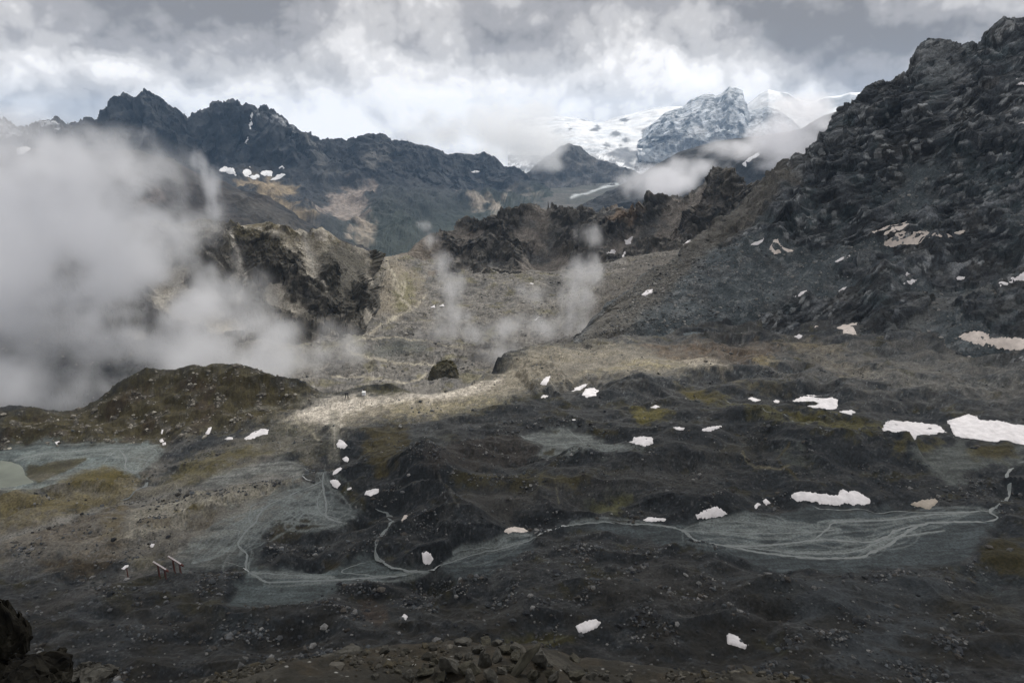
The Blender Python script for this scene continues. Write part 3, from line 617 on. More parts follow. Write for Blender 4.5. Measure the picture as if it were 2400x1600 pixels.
zone([(1500,806),(1620,800),(1760,800),(1830,818),(1790,848),(1650,846),(1560,840)], (0.085,0.062,0.042), 6, 5, 0.85)
zone([(1600,842),(1680,848),(1715,862),(1690,868),(1620,858)], (0.27,0.24,0.19), 3, 3, 0.9)
zone([(1760,838),(1800,835),(1830,845),(1790,858)], (0.16,0.13,0.07), 3, 3, 0.8)
zone([(1820,800),(1900,800),(1990,825),(1920,830),(1850,815)], (0.18,0.15,0.10), 4, 4, 0.7)
zone([(1880,830),(2000,850),(2100,870),(2060,885),(1940,865)], (0.16,0.142,0.11), 6, 6, 0.75)
zone([(2040,880),(2160,890),(2400,895),(2400,905),(2300,915),(2180,912)], (0.13,0.126,0.112), 5, 4, 0.85)
zone([(2000,820),(2200,800),(2420,810),(2420,890),(2200,880),(2080,860)], (0.10,0.098,0.09), 14, 8, 0.6)
zone([(2260,1060),(2300,1045),(2370,1045),(2378,1070),(2310,1072),(2262,1062)], (0.06,0.052,0.018), 3, 3, 0.9)
zone([(2300,1290),(2340,1265),(2400,1290),(2400,1345),(2330,1330),(2290,1320)], (0.036,0.032,0.011), 6, 5, 0.9)
zone([(2170,1325),(2230,1325),(2230,1335),(2180,1338)], (0.03,0.027,0.012), 3, 3, 0.9)
zone([(2270,1330),(2400,1350),(2400,1420),(2300,1390)], (0.085,0.1,0.096), 8, 6, 0.5, 0.6)
zone([(840,1410),(870,1398),(905,1420),(910,1450),(890,1470),(880,1465),(850,1440)], (0.095,0.07,0.052), 3, 2, 0.95)
zone([(1230,1500),(1330,1490),(1350,1505),(1280,1515)], (0.05,0.045,0.01), 4, 3, 0.9)
zone([(640,1230),(720,1210),(760,1230),(700,1260),(620,1265)], (0.06,0.05,0.028), 5, 5, 0.85)
zone([(300,1310),(360,1305),(385,1322),(330,1340)], (0.12,0.105,0.05), 4, 4, 0.6)
zone([(40,1420),(160,1385),(300,1335),(350,1330),(200,1395),(60,1440)], (0.085,0.08,0.074), 4, 4, 0.7)
mz = fbm2(X * 0.6, Y * 1.2, 2.4, 3, 0.6); basin.C *= (1 + 0.34 * np.clip(mz, -1, 1) * (0.4 + 0.6 * rgh))[..., None]
peb = fbm2(X * 0.8, Y * 0.9, 1.5, 2, 0.5); peb2 = fbm2(X * 0.8 + 90, Y * 0.9, 2.6, 2, 0.5); pm = rgh * sstep(-0.5, 0.3, fbm2(X + 500, Y * 1.5, 20.0, 4, 0.6) - 0.6 * saddle_m) * (1 - 0.8 * knoll)
basin.paint(pm * sstep(0.50, 0.72, peb), (0.125,0.128,0.13), 0.75)
basin.paint(pm * sstep(-0.45, -0.7, peb), (0.012,0.013,0.014), 0.7)
basin.paint(pm * sstep(0.58, 0.78, peb2), (0.14,0.142,0.142), 0.7)
stn = rng.random(H.shape).astype(np.float32); stn_m = rgh * sstep(-0.35, 0.45, fbm2(X + 500, Y * 1.5, 18.0, 4, 0.6)) * (1 - 0.7 * knoll)
basin.C *= (1 + rgh * 0.14 * grit)[..., None].clip(0.45, 1.9)
basin.paint((stn > 0.965) * stn_m, (0.10,0.102,0.104), 0.7)
basin.paint((stn < 0.035) * stn_m, (0.018,0.019,0.020), 0.8)
basin.paint((stn > 0.9975) * rgh, (0.2,0.2,0.195), 0.7)
for k, pts in FLATS.items():
    col = {'right_plain': (0.092,0.106,0.107), 'mid_plain': (0.094,0.108,0.109), 'low_lobe': (0.118,0.136,0.132), 'fan': (0.118,0.130,0.126), 'fan_left': (0.112,0.119,0.111),
           'upper_fan': (0.135,0.140,0.131), 'lake_flat': (0.15,0.172,0.164), 'mid_pond': (0.20,0.21,0.194), 'right_silt': (0.14,0.148,0.133)}[k]
    m = basin.mask(pts, 4.0, 4.5)
    # silt bands laid down along the flow, with stony and mossy remnants
    band = fbm2(X * 0.30 + n14 * 3, Y * 2.2 + n14 * 4, 7.0, 5, 0.65)
    basin.paint(m, np.array(col), 0.97)
    basin.C *= (1 + (m * np.clip(band, -1, 1) * 0.55))[..., None]
zone([(600,1190),(660,1165),(720,1180),(690,1200),(620,1210)], (0.1,0.105,0.1), 4, 5, 0.5)
for pts in ([(60,1092),(100,1086),(200,1070),(203,1078),(140,1110),(92,1132),(62,1120)], [(1400,1003),(1452,1012),(1458,1026),(1410,1022),(1372,1012)], [(1270,1058),(1300,1052),(1298,1064),(1276,1066)], [(98,1078),(116,1076),(112,1082)], [(1285,1010),(1310,1010),(1300,1016)]):
    zone(pts, (0.05,0.042,0.016), 1.5, 2.0, 0.95)
zone([(760,1318),(790,1312),(805,1325),(780,1335),(760,1330)], (0.045,0.036,0.016), 3, 3, 0.9)

for pts, col, k in [([(1650,1335),(1800,1350),(2100,1345),(2250,1365),(2160,1560),(1960,1545),(1860,1450)], (0.075,0.083,0.087), 0.75), ([(1560,1450),(1700,1440),(1760,1480),(1700,1530),(1600,1520)], (0.05,0.056,0.06), 0.7),
                    ([(520,1430),(620,1440),(600,1500),(510,1490)], (0.085,0.094,0.098), 0.7), ([(290,1440),(390,1430),(410,1470),(320,1485)], (0.10,0.098,0.094), 0.6), ([(270,1470),(330,1460),(350,1500),(290,1520)], (0.08,0.086,0.09), 0.7),
                    ([(1380,1360),(1520,1320),(1600,1370),(1480,1420),(1390,1410)], (0.075,0.07,0.062), 0.6), ([(1000,1430),(1200,1420),(1250,1460),(1080,1480)], (0.085,0.08,0.07), 0.6),
                    ([(420,1395),(520,1405),(520,1430),(430,1425)], (0.065,0.054,0.02), 0.7), ([(250,1385),(300,1375),(300,1400),(260,1410)], (0.065,0.055,0.02), 0.6), ([(2180,1420),(2320,1400),(2400,1440),(2300,1470),(2200,1460)], (0.06,0.053,0.035), 0.7),
                    ([(1750,1490),(1850,1500),(1840,1530),(1770,1520)], (0.05,0.046,0.016), 0.7), ([(600,1480),(700,1490),(680,1540),(600,1530)], (0.07,0.06,0.05), 0.5), ([(900,1400),(1000,1405),(980,1450),(920,1440)], (0.05,0.056,0.06), 0.6),
                    ([(1640,1050),(1760,1030),(1800,1060),(1700,1080)], (0.095,0.088,0.072), 0.6), ([(1080,1150),(1200,1140),(1260,1170),(1120,1190)], (0.10,0.092,0.08), 0.6), ([(1380,1190),(1420,1175),(1480,1180),(1430,1200)], (0.12,0.125,0.095), 0.7),
                    ([(1830,1065),(1880,1060),(1900,1080),(1850,1090)], (0.13,0.135,0.11), 0.7), ([(950,1010),(1010,1005),(1060,1015),(1000,1030)], (0.14,0.14,0.13), 0.6), ([(1060,1000),(1130,995),(1110,1010)], (0.16,0.16,0.15), 0.5)]:
    zone(pts, col, 8, 8, k)
pale_lit_left = basin.mask([(-80,1140),(0,1140),(200,1090),(600,1020),(720,1010),(740,1110),(640,1200),(520,1280),(300,1330),(0,1320),(-80,1320)], 30, 10)  # pale ground on the left, with sunlight on it painted in
lit_right = basin.mask([(1230,800),(1600,780),(2000,765),(2480,770),(2480,925),(2200,925),(2000,900),(1850,885),(1700,880),(1500,885),(1300,905)], 25, 10)  # upper right ground painted lighter, as lit
cool = np.clip(1 - saddle_m - knoll - pale_lit_left - 0.7 * lit_right, 0, 1)[..., None]
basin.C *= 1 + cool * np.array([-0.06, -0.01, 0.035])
basin.C *= (0.44 + 0.56 * np.clip(saddle_m + 0.8 * pale_lit_left + 0.9 * lit_right, 0, 1))[..., None]  # saddle and lit zones stay bright, all other ground is darkened
basin.paint(pale_lit_left * sstep(-0.4, 0.3, c_n + 0.3 * c_f), (0.15,0.141,0.122), 0.5)
basin.paint(lit_right * sstep(-0.3, 0.3, c_n), (0.125,0.118,0.105), 0.45)
basin.paint(low * rgh * sstep(-0.35, 0.3, c_m), (0.013,0.012,0.0095), 0.75)  # shade at the foot painted onto the ground colour
for pts, col, k, tx in [([(860,1005),(950,992),(960,1040),(930,1085),(880,1100),(850,1060)], (0.048,0.040,0.017), 0.7, 0.5), ([(1480,962),(1540,953),(1575,965),(1540,987),(1490,987)], (0.075,0.066,0.02), 0.85, 0), ([(1590,912),(1640,915),(1690,930),(1660,945),(1610,930)], (0.058,0.048,0.012), 0.8, 0),
        ([(1700,938),(1800,950),(1920,962),(2020,985),(2090,1008),(2000,1015),(1880,985),(1760,960)], (0.066,0.060,0.022), 0.75, 0.5), ([(2262,1060),(2300,1045),(2372,1045),(2378,1070),(2310,1074)], (0.045,0.038,0.014), 0.85, 0), ([(2085,1045),(2150,1030),(2220,1035),(2180,1050),(2110,1060)], (0.055,0.048,0.016), 0.7, 0.4),
        ([(2300,1290),(2340,1262),(2420,1288),(2420,1348),(2330,1332),(2288,1322)], (0.026,0.022,0.008), 0.9, 0), ([(1060,1120),(1160,1110),(1300,1110),(1380,1125),(1260,1140),(1090,1145)], (0.05,0.043,0.016), 0.6, 0.5), ([(1390,1190),(1430,1172),(1480,1175),(1440,1200)], (0.07,0.068,0.03), 0.7, 0),
        ([(800,1130),(850,1165),(850,1185),(810,1160)], (0.05,0.044,0.016), 0.7, 0.3), ([(1690,900),(1800,895),(1860,905),(1760,915)], (0.07,0.06,0.03), 0.6, 0.4), ([(960,1350),(1060,1370),(1050,1390),(980,1380)], (0.035,0.032,0.012), 0.6, 0.4), ([(1180,1500),(1300,1480),(1340,1500),(1250,1520)], (0.03,0.027,0.008), 0.8, 0), ([(140,1130),(200,1102),(275,1096),(305,1108),(260,1132),(180,1147)], (0.066,0.053,0.015), 0.85, 0),
        ([(0,1160),(100,1160),(220,1150),(310,1150),(200,1200),(80,1225),(0,1235)], (0.115,0.095,0.042), 0.6, 0.5), ([(430,1080),(560,1050),(640,1055),(560,1090),(470,1120),(400,1130)], (0.085,0.073,0.03), 0.65, 0.5), ([(240,1190),(300,1180),(290,1240),(240,1260)], (0.085,0.065,0.025), 0.6, 0.4)]:
    zone(pts, col, 5, 5, k, tx)
# ================================================================ MOUNTAINS
def scar(P, s, o=5, st=(1, 1, 1)): return ridge3(P, s, o, st=st)

# ---- dark rock mountain on the right
F_CREST = [(1340,796),(1400,742),(1450,694),(1500,655),(1550,622),(1600,588),(1650,556),(1700,512),(1740,472),(1763,452),(1784,439),(1811,429),(1832,405),(1842,392),(1852,392),(1872,375),(1896,366),(1913,351),(1924,334),(1934,317),(1944,308),(1951,296),(1964,269),(1970,257),(1978,259),(1995,254),(2009,240),(2022,228),(2036,211),(2053,196),(2070,187),(2084,189),(2101,179),(2125,165),(2135,150),(2145,126),(2159,109),(2176,102),(2196,100),(2223,102),(2240,111),(2251,117),(2261,112),(2278,112),(2288,117),(2308,102),(2325,82),(2346,61),(2360,54),(2383,51),(2420,48),(2500,60),(2700,20)]
F_CREST = [(p, y + (7 * math.sin(p * 0.061) + 5 * math.sin(p * 0.17 + 1) if p < 1720 else 0)) for p, y in [(q, float(np.interp(q, [a for a, b in F_CREST], [b for a, b in F_CREST]))) for q in range(1340, 1700, 12)] + [t for t in F_CREST if t[0] >= 1700]]
F_R = [(1340,640),(1500,775),(1600,850),(1770,985),(1900,1010),(1970,1000),(2070,985),(2200,975),(2290,1030),(2400,1060),(2700,1080)]
rows = [
 ([(1340,818),(1500,812),(1700,800),(2000,800),(2400,850),(2700,880)], [(1340,578),(1500,614),(1600,642),(1700,655),(2000,652),(2200,648),(2400,622),(2700,600)]),
 ([(1340,806),(1500,752),(1700,725),(2000,706),(2400,700),(2700,690)], [(1340,600),(1500,650),(1700,690),(2000,715),(2400,715),(2700,710)]),
 ([(1340,800),(1500,705),(1700,625),(2000,590),(2400,560),(2700,540)], [(1340,618),(1500,698),(1700,768),(2000,805),(2400,815),(2700,810)]),
 ([(1340,798),(1500,678),(1700,562),(1850,460),(2000,420),(2200,370),(2400,320),(2700,300)], [(1340,630),(1500,735),(1700,842),(1850,880),(2000,885),(2200,880),(2400,905),(2700,920)]),
 (F_CREST, F_R),
 ([(p, y + 70) for p, y in F_CREST], [(p, r + 220) for p, r in F_R])]
P = loft(rows, 1345, 2640, 560, [60, 60, 80, 130, 14])
nv = P.shape[0]
fz = sstep(0, 1, np.linspace(0, nv / 62.0, nv))[:, None]
P[..., 2] = (basin_z(P[..., 0], P[..., 1]) - 2.5) * (1 - fz) + P[..., 2] * fz
n = normals(P); n *= np.where(n[..., 2:] > 0, 1, -1)
dip = np.stack([P[..., 0] + 0.35 * P[..., 2], P[..., 1], P[..., 2] - P[..., 0] * 0.42], -1)   # strata rising to the right
upper = vramp(nv, [(0, 0.0), (0.07, 0.35), (0.17, 0.75), (0.34, 0.9), (0.55, 1.0), (0.88, 0.8), (0.955, 0.30), (1, 0.3)])
u_px = np.linspace(1345, 2640, 560)[None, :]
left = sstep(1480, 1850, u_px)
big = fbm3(P, 120.0, 3); r1 = ridge3(P, 95.0, 4, st=(1, 1, 0.8))
S = (0.62, 0.85, 1.75)
f1, i1 = facet3(dip, 44.0, 3, 0.3, S); f2, i2 = facet3(dip, 19.0, 40, 0.3, S); f3, i3 = facet3(dip, 8.5, 80, 0.3, S); f4, i4 = facet3(dip, 4.0, 120, 0.2, S)
st1 = fbm3(dip, 13.0, 4, 0.6, st=(0.25, 0.4, 2.0))
m0 = Surf(P, 1); m0.warp = fbm3(P, 22.0, 4, 0.6)
WALL = m0.mask([(1590,600),(1640,585),(1740,560),(1790,560),(1870,575),(1960,560),(2040,548),(2120,525),(2250,525),(2330,505),(2480,500),(2700,480),(2700,0),(2100,-40),(1700,300),(1560,560)], 5, 4)
BAND = np.clip(m0.mask([(1790,745),(1850,712),(1950,695),(2000,662),(2080,648),(2150,672),(2190,700),(2165,735),(2080,772),(2000,786),(1900,765),(1800,765)], 4, 4) + m0.mask([(2225,722),(2300,716),(2420,735),(2420,784),(2330,778),(2255,755)], 4, 4)
     + m0.mask([(2100,600),(2200,575),(2420,560),(2420,630),(2300,640),(2180,640)], 5, 6) * 0.8 + m0.mask([(2330,680),(2420,672),(2420,720),(2340,715)], 3, 3) + m0.mask([(1750,620),(1800,600),(1850,610),(1800,650),(1760,660)], 4, 4) * 0.7, 0, 1)
APRON = m0.mask([(1400,775),(1500,690),(1640,612),(1780,575),(1870,592),(2040,565),(2085,592),(1960,640),(1880,700),(1780,735),(1650,770),(1480,800)], 6, 5)
PALE = m0.mask([(2050,505),(2130,478),(2200,505),(2330,495),(2440,500),(2440,548),(2270,540),(2130,525)], 5, 5)
scr = fbm3(P + 900, 60.0, 4, 0.55) * 0.6 + 0.12 - 0.35 * f1 - 0.12 * st1 - 0.75 * WALL - 0.8 * BAND + 0.8 * APRON
gully = sstep(0.36, 0.20, r1 + 0.05 * f2) * WALL
scr = scr + 0.75 * gully
rock = sstep(0.18, -0.10, scr)
blocky = 0.25 + 0.95 * sstep(-0.25, 0.45, fbm3(P + 40, 55.0, 3))
ledge = np.abs(((dip[..., 2] + 4 * fbm3(P, 30.0, 3)) / 15.0) % 1.0 - 0.5) * 2           # long ledges along the strata
D = big * 10 * left + (r1 - 0.45) * 34 * left + rock * ((f1 * 6 + f2 * 4.0 + f3 * 2.0) * blocky + f4 * 1.2 + st1 * 3.4 + ledge * 4.2 + 2.0 + 5 * BAND) * (0.3 + 0.7 * left) + (1 - rock) * (fbm3(P, 7.0, 4, 0.6) * 1.0 + f4 * 0.5)
P = P + n * (D * upper)[..., None]
P[..., 2] += (f3 * 2.2 + f4 * 1.6) * vramp(nv, [(0, 0), (0.8, 0), (0.93, 1), (1, 1)]) * left
rock_mt = rock
mt = Surf(P, 2); mt.warp = fbm3(P, 9.0, 4, 0.6)
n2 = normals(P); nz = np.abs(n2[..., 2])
mt.C[:] = (0.041, 0.043, 0.045)
tint = fbm3(P + 200, 45.0, 4, 0.6)
mt.paint(sstep(0.25, 0.7, tint), (0.052,0.045,0.038), 0.6)
mt.paint(sstep(0.15, 0.6, fbm3(P + 650, 38.0, 4, 0.6)), (0.034,0.043,0.044), 0.7)
mt.C *= (0.42 + 1.05 * i3 * i3 + 0.45 * i2)[..., None]
mt.paint(rock * sstep(0.72, 0.95, i4) * sstep(-0.2, 0.4, tint - 0.2 + i2), (0.20,0.198,0.19), 0.8)
mt.paint(rock * sstep(0.15, 0.6, st1) * sstep(0.3, 0.8, i2), (0.15,0.15,0.148), 0.75)
mt.paint(1 - rock, (0.068,0.076,0.077), 0.92)
mt.paint((1 - rock) * sstep(0.0, 0.5, fbm3(P + 77, 30.0, 4)), (0.082,0.082,0.079), 0.7)
mt.paint((1 - rock) * sstep(0.80, 0.95, i4), (0.14,0.137,0.13), 0.6)
lines = fbm3(dip, 5.0, 4, 0.65, st=(0.16, 0.3, 2.4)); mt.C *= (1 + rock * 0.55 * np.clip(lines, -1, 1))[..., None]
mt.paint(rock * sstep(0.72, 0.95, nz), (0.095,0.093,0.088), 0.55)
mt.paint(rock * sstep(0.25, 0.0, ledge), (0.024,0.024,0.024), 0.55)
edge_l = m0.mask([(1330,830),(1400,745),(1500,650),(1600,582),(1700,508),(1780,440),(1850,392),(1870,430),(1790,520),(1720,575),(1640,615),(1560,690),(1470,780),(1420,840)], 16, 9)
mt.paint(edge_l, (0.10,0.088,0.072), 0.85); mt.C *= (0.8 + 0.4 * i4)[..., None]
mt.paint(PALE * rock * sstep(-0.3, 0.4, st1), (0.19,0.192,0.195), 0.7)
mt.paint(BAND * rock * sstep(0.3, -0.4, st1), (0.026,0.025,0.023), 0.75)
mt.paint(m0.mask([(2180,690),(2260,655),(2420,650),(2420,690),(2300,715),(2200,740),(2120,790),(2060,790)], 6, 6) * (1 - rock), (0.11,0.106,0.096), 0.6)
mt.paint(m0.mask([(2110,170),(2180,110),(2240,120),(2260,200),(2180,220)], 6, 6) * sstep(0.0, 0.5, i3), (0.13,0.13,0.127), 0.6)

mt.C *= np.array([0.93, 0.985, 1.04])
# ---- the craggy ridge across the middle
G_CREST = [(840,640),(900,612),(929,603),(957,596),(977,572),(1001,555),(1038,545),(1059,542),(1093,523),(1117,528),(1144,528),(1158,518),(1178,513),(1195,501),(1209,494),(1226,497),(1239,487),(1256,485),(1277,491),(1297,489),(1314,499),(1331,502),(1348,497),(1365,497),(1382,485),(1399,491),(1420,491),(1440,479),(1454,476),(1478,482),(1502,482),(1522,474),(1542,467),(1570,468),(1600,470),(1627,456),(1644,436),(1665,419),(1689,414),(1712,412),(1729,419),(1743,439),(1763,450),(1800,470),(1900,480)]
G_R = [(840,1330),(1000,1360),(1100,1390),(1250,1430),(1450,1450),(1600,1390),(1700,1340),(1900,1250)]
rows = [
 ([(840,735),(1000,712),(1150,706),(1300,706),(1450,690),(1600,670),(1900,600)], [(840,1090),(1000,1120),(1150,1140),(1300,1150),(1450,1150),(1600,1080),(1900,960)]),
 ([(840,690),(1000,660),(1150,655),(1300,655),(1450,630),(1600,610),(1900,560)], [(840,1180),(1000,1210),(1150,1230),(1300,1245),(1450,1250),(1600,1180),(1900,1060)]),
 ([(840,660),(929,620),(1000,606),(1150,590),(1300,588),(1450,560),(1600,550),(1900,510)], [(840,1270),(1000,1310),(1150,1335),(1300,1350),(1450,1360),(1600,1290),(1900,1170)]),
 (G_CREST, G_R),
 ([(p, y + 60) for p, y in G_CREST], [(p, r + 220) for p, r in G_R])]
P = loft(rows, 845, 1890, 450, [36, 40, 66, 12])
n = normals(P); nv = P.shape[0]
amp = vramp(nv, [(0, 0.2), (0.23, 0.35), (0.5, 1.0), (0.86, 0.85), (0.925, 0.40), (1, 0.3)])
cen = sstep(960, 1060, np.linspace(845, 1890, 450))[None, :]
n *= np.where(n[..., 2:] > 0, 1, -1)
r1 = ridge3(P, 115.0, 4, st=(1, 1, 0.5))
S = (1, 1, 0.95)
f1, i1 = facet3(P, 62.0, 9, 0.25, S, 1.0); f2, i2 = facet3(P, 27.0, 50, 0.25, S, 1.0); f3, i3 = facet3(P, 12.0, 90, 0.25, S); f4, i4 = facet3(P, 6.0, 130, 0.2)
rock = sstep(-0.05, 0.22, (r1 - 0.40) * 1.6 + 0.42 * f1 + 0.25 * f2 + 0.55 * (amp - 0.72)) * (0.1 + 0.9 * cen)
D = ((r1 - 0.42) * 52 + f1 * 7 + rock * (3 + f1 * 5 + f2 * 5 + f3 * 3.6 + f4 * 1.9)) * (0.25 + 0.75 * cen) + (1 - rock) * (np.abs(fbm3(P, 7.0, 3, 0.6)) * 1.6 + f4 * 0.8)
P = P + n * (D * amp)[..., None]
P[..., 2] += (f2 * 3.0 + f3 * 3.0 + f4 * 1.6) * vramp(nv, [(0, 0), (0.7, 0), (0.9, 1), (1, 1)]) * cen
cr = Surf(P, 2); cr.warp = fbm3(P, 16.0, 4, 0.6)
cr.C[:] = (0.15, 0.135, 0.118)
cr.paint(sstep(0.0, 0.5, fbm3(P + 88, 60.0, 4)), (0.075,0.078,0.078), 0.8)
cr.C *= (0.75 + 0.5 * i4)[..., None]
cr.paint(rock, (0.044,0.042,0.037), 0.93)
cr.C *= (1 - rock * (0.45 - 0.9 * i3 * i2))[..., None]
cr.paint(rock * sstep(0.72, 0.95, i4), (0.15,0.14,0.125), 0.75)
cr.paint(rock * sstep(0.15, 0.5, fbm3(P + 300, 30.0, 4, 0.6)), (0.085,0.075,0.06), 0.4)
cr.paint(cr.mask([(860,720),(880,640),(925,600),(975,575),(1010,560),(1040,600),(1030,680),(980,720)], 6, 5), (0.215,0.185,0.15), 0.8)
cr.paint(cr.mask([(1420,520),(1445,480),(1480,484),(1510,490),(1470,520)], 5, 5), (0.14,0.095,0.06), 0.7)

# ---- the bowl behind the saddle
rows = [
 ([(300,985),(900,950),(1300,940),(1800,930)], [(300,640),(900,640),(1300,650),(1800,660)]),
 ([(300,880),(900,872),(1300,880),(1800,840)], [(300,770),(900,770),(1300,750),(1800,700)]),
 ([(300,800),(900,792),(1300,800),(1800,740)], [(300,890),(900,890),(1300,870),(1800,800)]),
 ([(300,740),(900,735),(1300,735),(1450,700),(1800,660)], [(300,1000),(900,1010),(1300,1000),(1800,900)]),
 ([(300,700),(900,690),(1300,690),(1450,650),(1800,600)], [(300,1110),(900,1120),(1300,1120),(1800,1000)]),
 ([(300,650),(800,648),(929,628),(1000,640),(1300,655),(1800,560)], [(300,1200),(900,1240),(1300,1210),(1800,1100)]),
 ([(300,640),(800,630),(905,606),(929,604),(960,604),(1000,612),(1300,640),(1800,550)], [(300,1260),(900,1345),(1300,1290),(1800,1160)]),
 ([(300,760),(929,700),(1800,640)], [(300,1500),(900,1600),(1800,1400)])]
P = loft(rows, -240, 1700, 720, [26, 34, 28, 24, 20, 18, 6])
n = normals(P); nv = P.shape[0]
rr_ = fbm3(P, 60.0, 5, 0.55); f3, i3 = facet3(P, 7.0, 31, 0.2); f4, i4 = facet3(P, 3.6, 77, 0.2)
P[..., 2] += rr_ * 5 + np.abs(fbm3(P, 9.0, 3, 0.6)) * 1.6 + np.maximum(f3, 0) * 1.8 + np.maximum(f4, 0) * 1.1
bw = Surf(P, 2); bw.warp = fbm3(P, 14.0, 4, 0.6)
bw.C[:] = (0.165, 0.155, 0.138)
bw.paint(sstep(0.0, 0.5, fbm3(P + 50, 50.0, 5, 0.6)), (0.11,0.106,0.098), 0.85)
bw.paint(sstep(0.25, 0.6, fbm3(P + 150, 40.0, 5, 0.6)), (0.13,0.118,0.06), 0.6)
bw.C *= (0.66 + 0.68 * i4 * (0.6 + 0.6 * i3))[..., None]
bw.paint(sstep(0.9, 0.97, i3), (0.05,0.05,0.05), 0.7)
bw.paint(bw.mask([(1330,830),(1380,700),(1480,600),(1700,520),(1750,800)], 20, 10), (0.095,0.086,0.074), 0.8)
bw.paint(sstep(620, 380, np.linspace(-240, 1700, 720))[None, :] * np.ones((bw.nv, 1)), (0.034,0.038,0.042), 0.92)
bw.paint(bw.mask([(870,740),(890,660),(905,605),(935,602),(985,650),(990,700),(940,740)], 8, 5), (0.23,0.20,0.15), 0.75)
bw.paint(bw.mask([(925,690),(950,640),(975,680),(960,725),(930,730)], 5, 5), (0.14,0.135,0.06), 0.6)
bw.paint(bw.mask([(850,830),(900,800),(990,795),(1010,825),(900,838)], 5, 3), (0.10,0.105,0.095), 0.8)

# ---- bluff with pale gullies behind the drifting cloud
H_CREST = [(60,640),(200,590),(272,545),(296,528),(324,521),(361,519),(402,525),(443,521),(470,516),(490,514),(511,521),(531,526),(552,525),(579,521),(603,518),(630,520),(647,523),(667,528),(685,535),(702,542),(725,548),(732,538),(742,535),(753,528),(763,535),(776,538),(800,557),(820,564),(844,576),(868,589),(890,606),(898,640)]
H_R = [(60,1200),(270,1110),(500,1060),(700,1050),(800,1060),(868,1130),(898,1170)]
rows = [
 ([(60,880),(500,850),(700,840),(800,830),(850,815),(880,770),(898,700)], [(60,840),(500,845),(700,850),(800,860),(850,880),(880,960),(898,1120)]),
 ([(60,770),(500,735),(700,728),(800,735),(850,728),(880,695),(898,662)], [(60,935),(500,930),(700,935),(800,930),(850,945),(880,1030),(898,1150)]),
 ([(60,700),(500,620),(700,625),(800,640),(850,650),(880,640),(898,650)], [(60,1060),(500,1000),(700,1000),(800,985),(850,1005),(880,1080),(898,1160)]),
 (H_CREST, H_R),
 ([(p, y + 60) for p, y in H_CREST], [(p, r + 200) for p, r in H_R])]
P = loft(rows, 70, 888, 360, [24, 44, 56, 10])
n = normals(P); nv = P.shape[0]
amp = vramp(nv, [(0, 0.3), (0.2, 0.7), (0.5, 1.0), (0.85, 0.8), (0.92, 0.3), (1, 0.3)])
n *= np.where(n[..., 2:] > 0, 1, -1)
r1 = ridge3(P + 33, 90.0, 4, st=(1, 1, 0.3)); S = (1, 1, 0.6)
f1, i1 = facet3(P, 52.0, 19, 0.25, S, 1.3); f2, i2 = facet3(P, 22.0, 60, 0.25, S, 1.2); f3, i3 = facet3(P, 10.0, 95, 0.25, S); f4, i4 = facet3(P, 5.0, 135, 0.2)
gul = sstep(0.40, 0.22, r1 + 0.10 * f2 + 0.06 * f1)
D = (r1 - 0.45) * 34 + (1 - gul) * (f1 * 9 + f2 * 8 + f3 * 4.5 + f4 * 2) + gul * f4
P = P + n * (D * amp)[..., None]
bf = Surf(P, 2); bf.warp = fbm3(P, 14.0, 4, 0.6)
bf.C[:] = (0.052, 0.048, 0.040)
bf.paint(sstep(0.1, 0.5, fbm3(P + 600, 28.0, 4, 0.6)), (0.034,0.033,0.030), 0.8)
bf.C *= (0.5 + 0.7 * i3 + 0.4 * i2)[..., None]
bf.paint(sstep(0.72, 0.95, i4) * sstep(-.3, .3, fbm3(P, 40.0, 3)), (0.17,0.155,0.13), 0.7)
bf.paint(gul, (0.33,0.305,0.26), 0.85)
topg = vramp(nv, [(0, 0), (0.6, 0.1), (0.85, 0.9), (1, 1)])
bf.paint(topg * sstep(-0.2, 0.4, fbm3(P + 900, 24.0, 4)), (0.105,0.085,0.035), 0.7)
bf.paint(topg * sstep(0.1, 0.5, fbm3(P + 1200, 14.0, 4, 0.6)), (0.30,0.28,0.23), 0.8)
bf.paint(bf.mask([(740,600),(800,570),(870,595),(890,640),(850,740),(790,730),(760,660)], 8, 6), (0.052,0.048,0.038), 0.85)

# ---- dark spur above the valley
B_CREST = [(-260,330),(-100,345),(100,350),(252,351),(286,347),(327,351),(375,368),(426,388),(477,409),(528,422),(579,450),(630,467),(681,494),(702,511),(800,556),(880,592),(960,630)]
B_R = [(-260,3600),(250,3600),(500,3300),(700,3100),(960,2800)]
rows = [
 ([(-260,660),(400,660),(700,650),(960,680)], [(-260,1900),(400,1900),(700,2000),(960,2300)]),
 ([(-260,520),(250,500),(400,520),(600,560),(800,610),(960,655)], [(-260,2700),(250,2700),(400,2650),(600,2550),(800,2550),(960,2600)]),
 (B_CREST, B_R),
 ([(p, y + 60) for p, y in B_CREST], [(p, r + 700) for p, r in B_R])]
P = loft(rows, -255, 950, 420, [30, 80, 8]); n = normals(P); nv = P.shape[0]
amp = vramp(nv, [(0, 0.6), (0.5, 1.0), (0.85, 0.6), (0.93, 0.25), (1, 0.2)])
r1 = scar(P, 420.0, 5, (1, 1, 0.7)); P = P + n * ((r1 - 0.45) * 95 * amp + fbm3(P, 60.0, 4) * 8 * amp)[..., None] * np.where(n[..., 2:] > 0, 1, -1)
sp = Surf(P, 2); sp.warp = fbm3(P, 80.0, 4, 0.6)
sp.C[:] = (0.038, 0.034, 0.032)
sp.paint(sstep(-0.1, 0.5, fbm3(P, 260.0, 5, 0.6)), (0.023,0.025,0.027), 0.8)
sp.paint(sp.mask([(310,480),(370,440),(378,455),(330,490)], 4, 6), (0.12,0.10,0.09), 0.7)
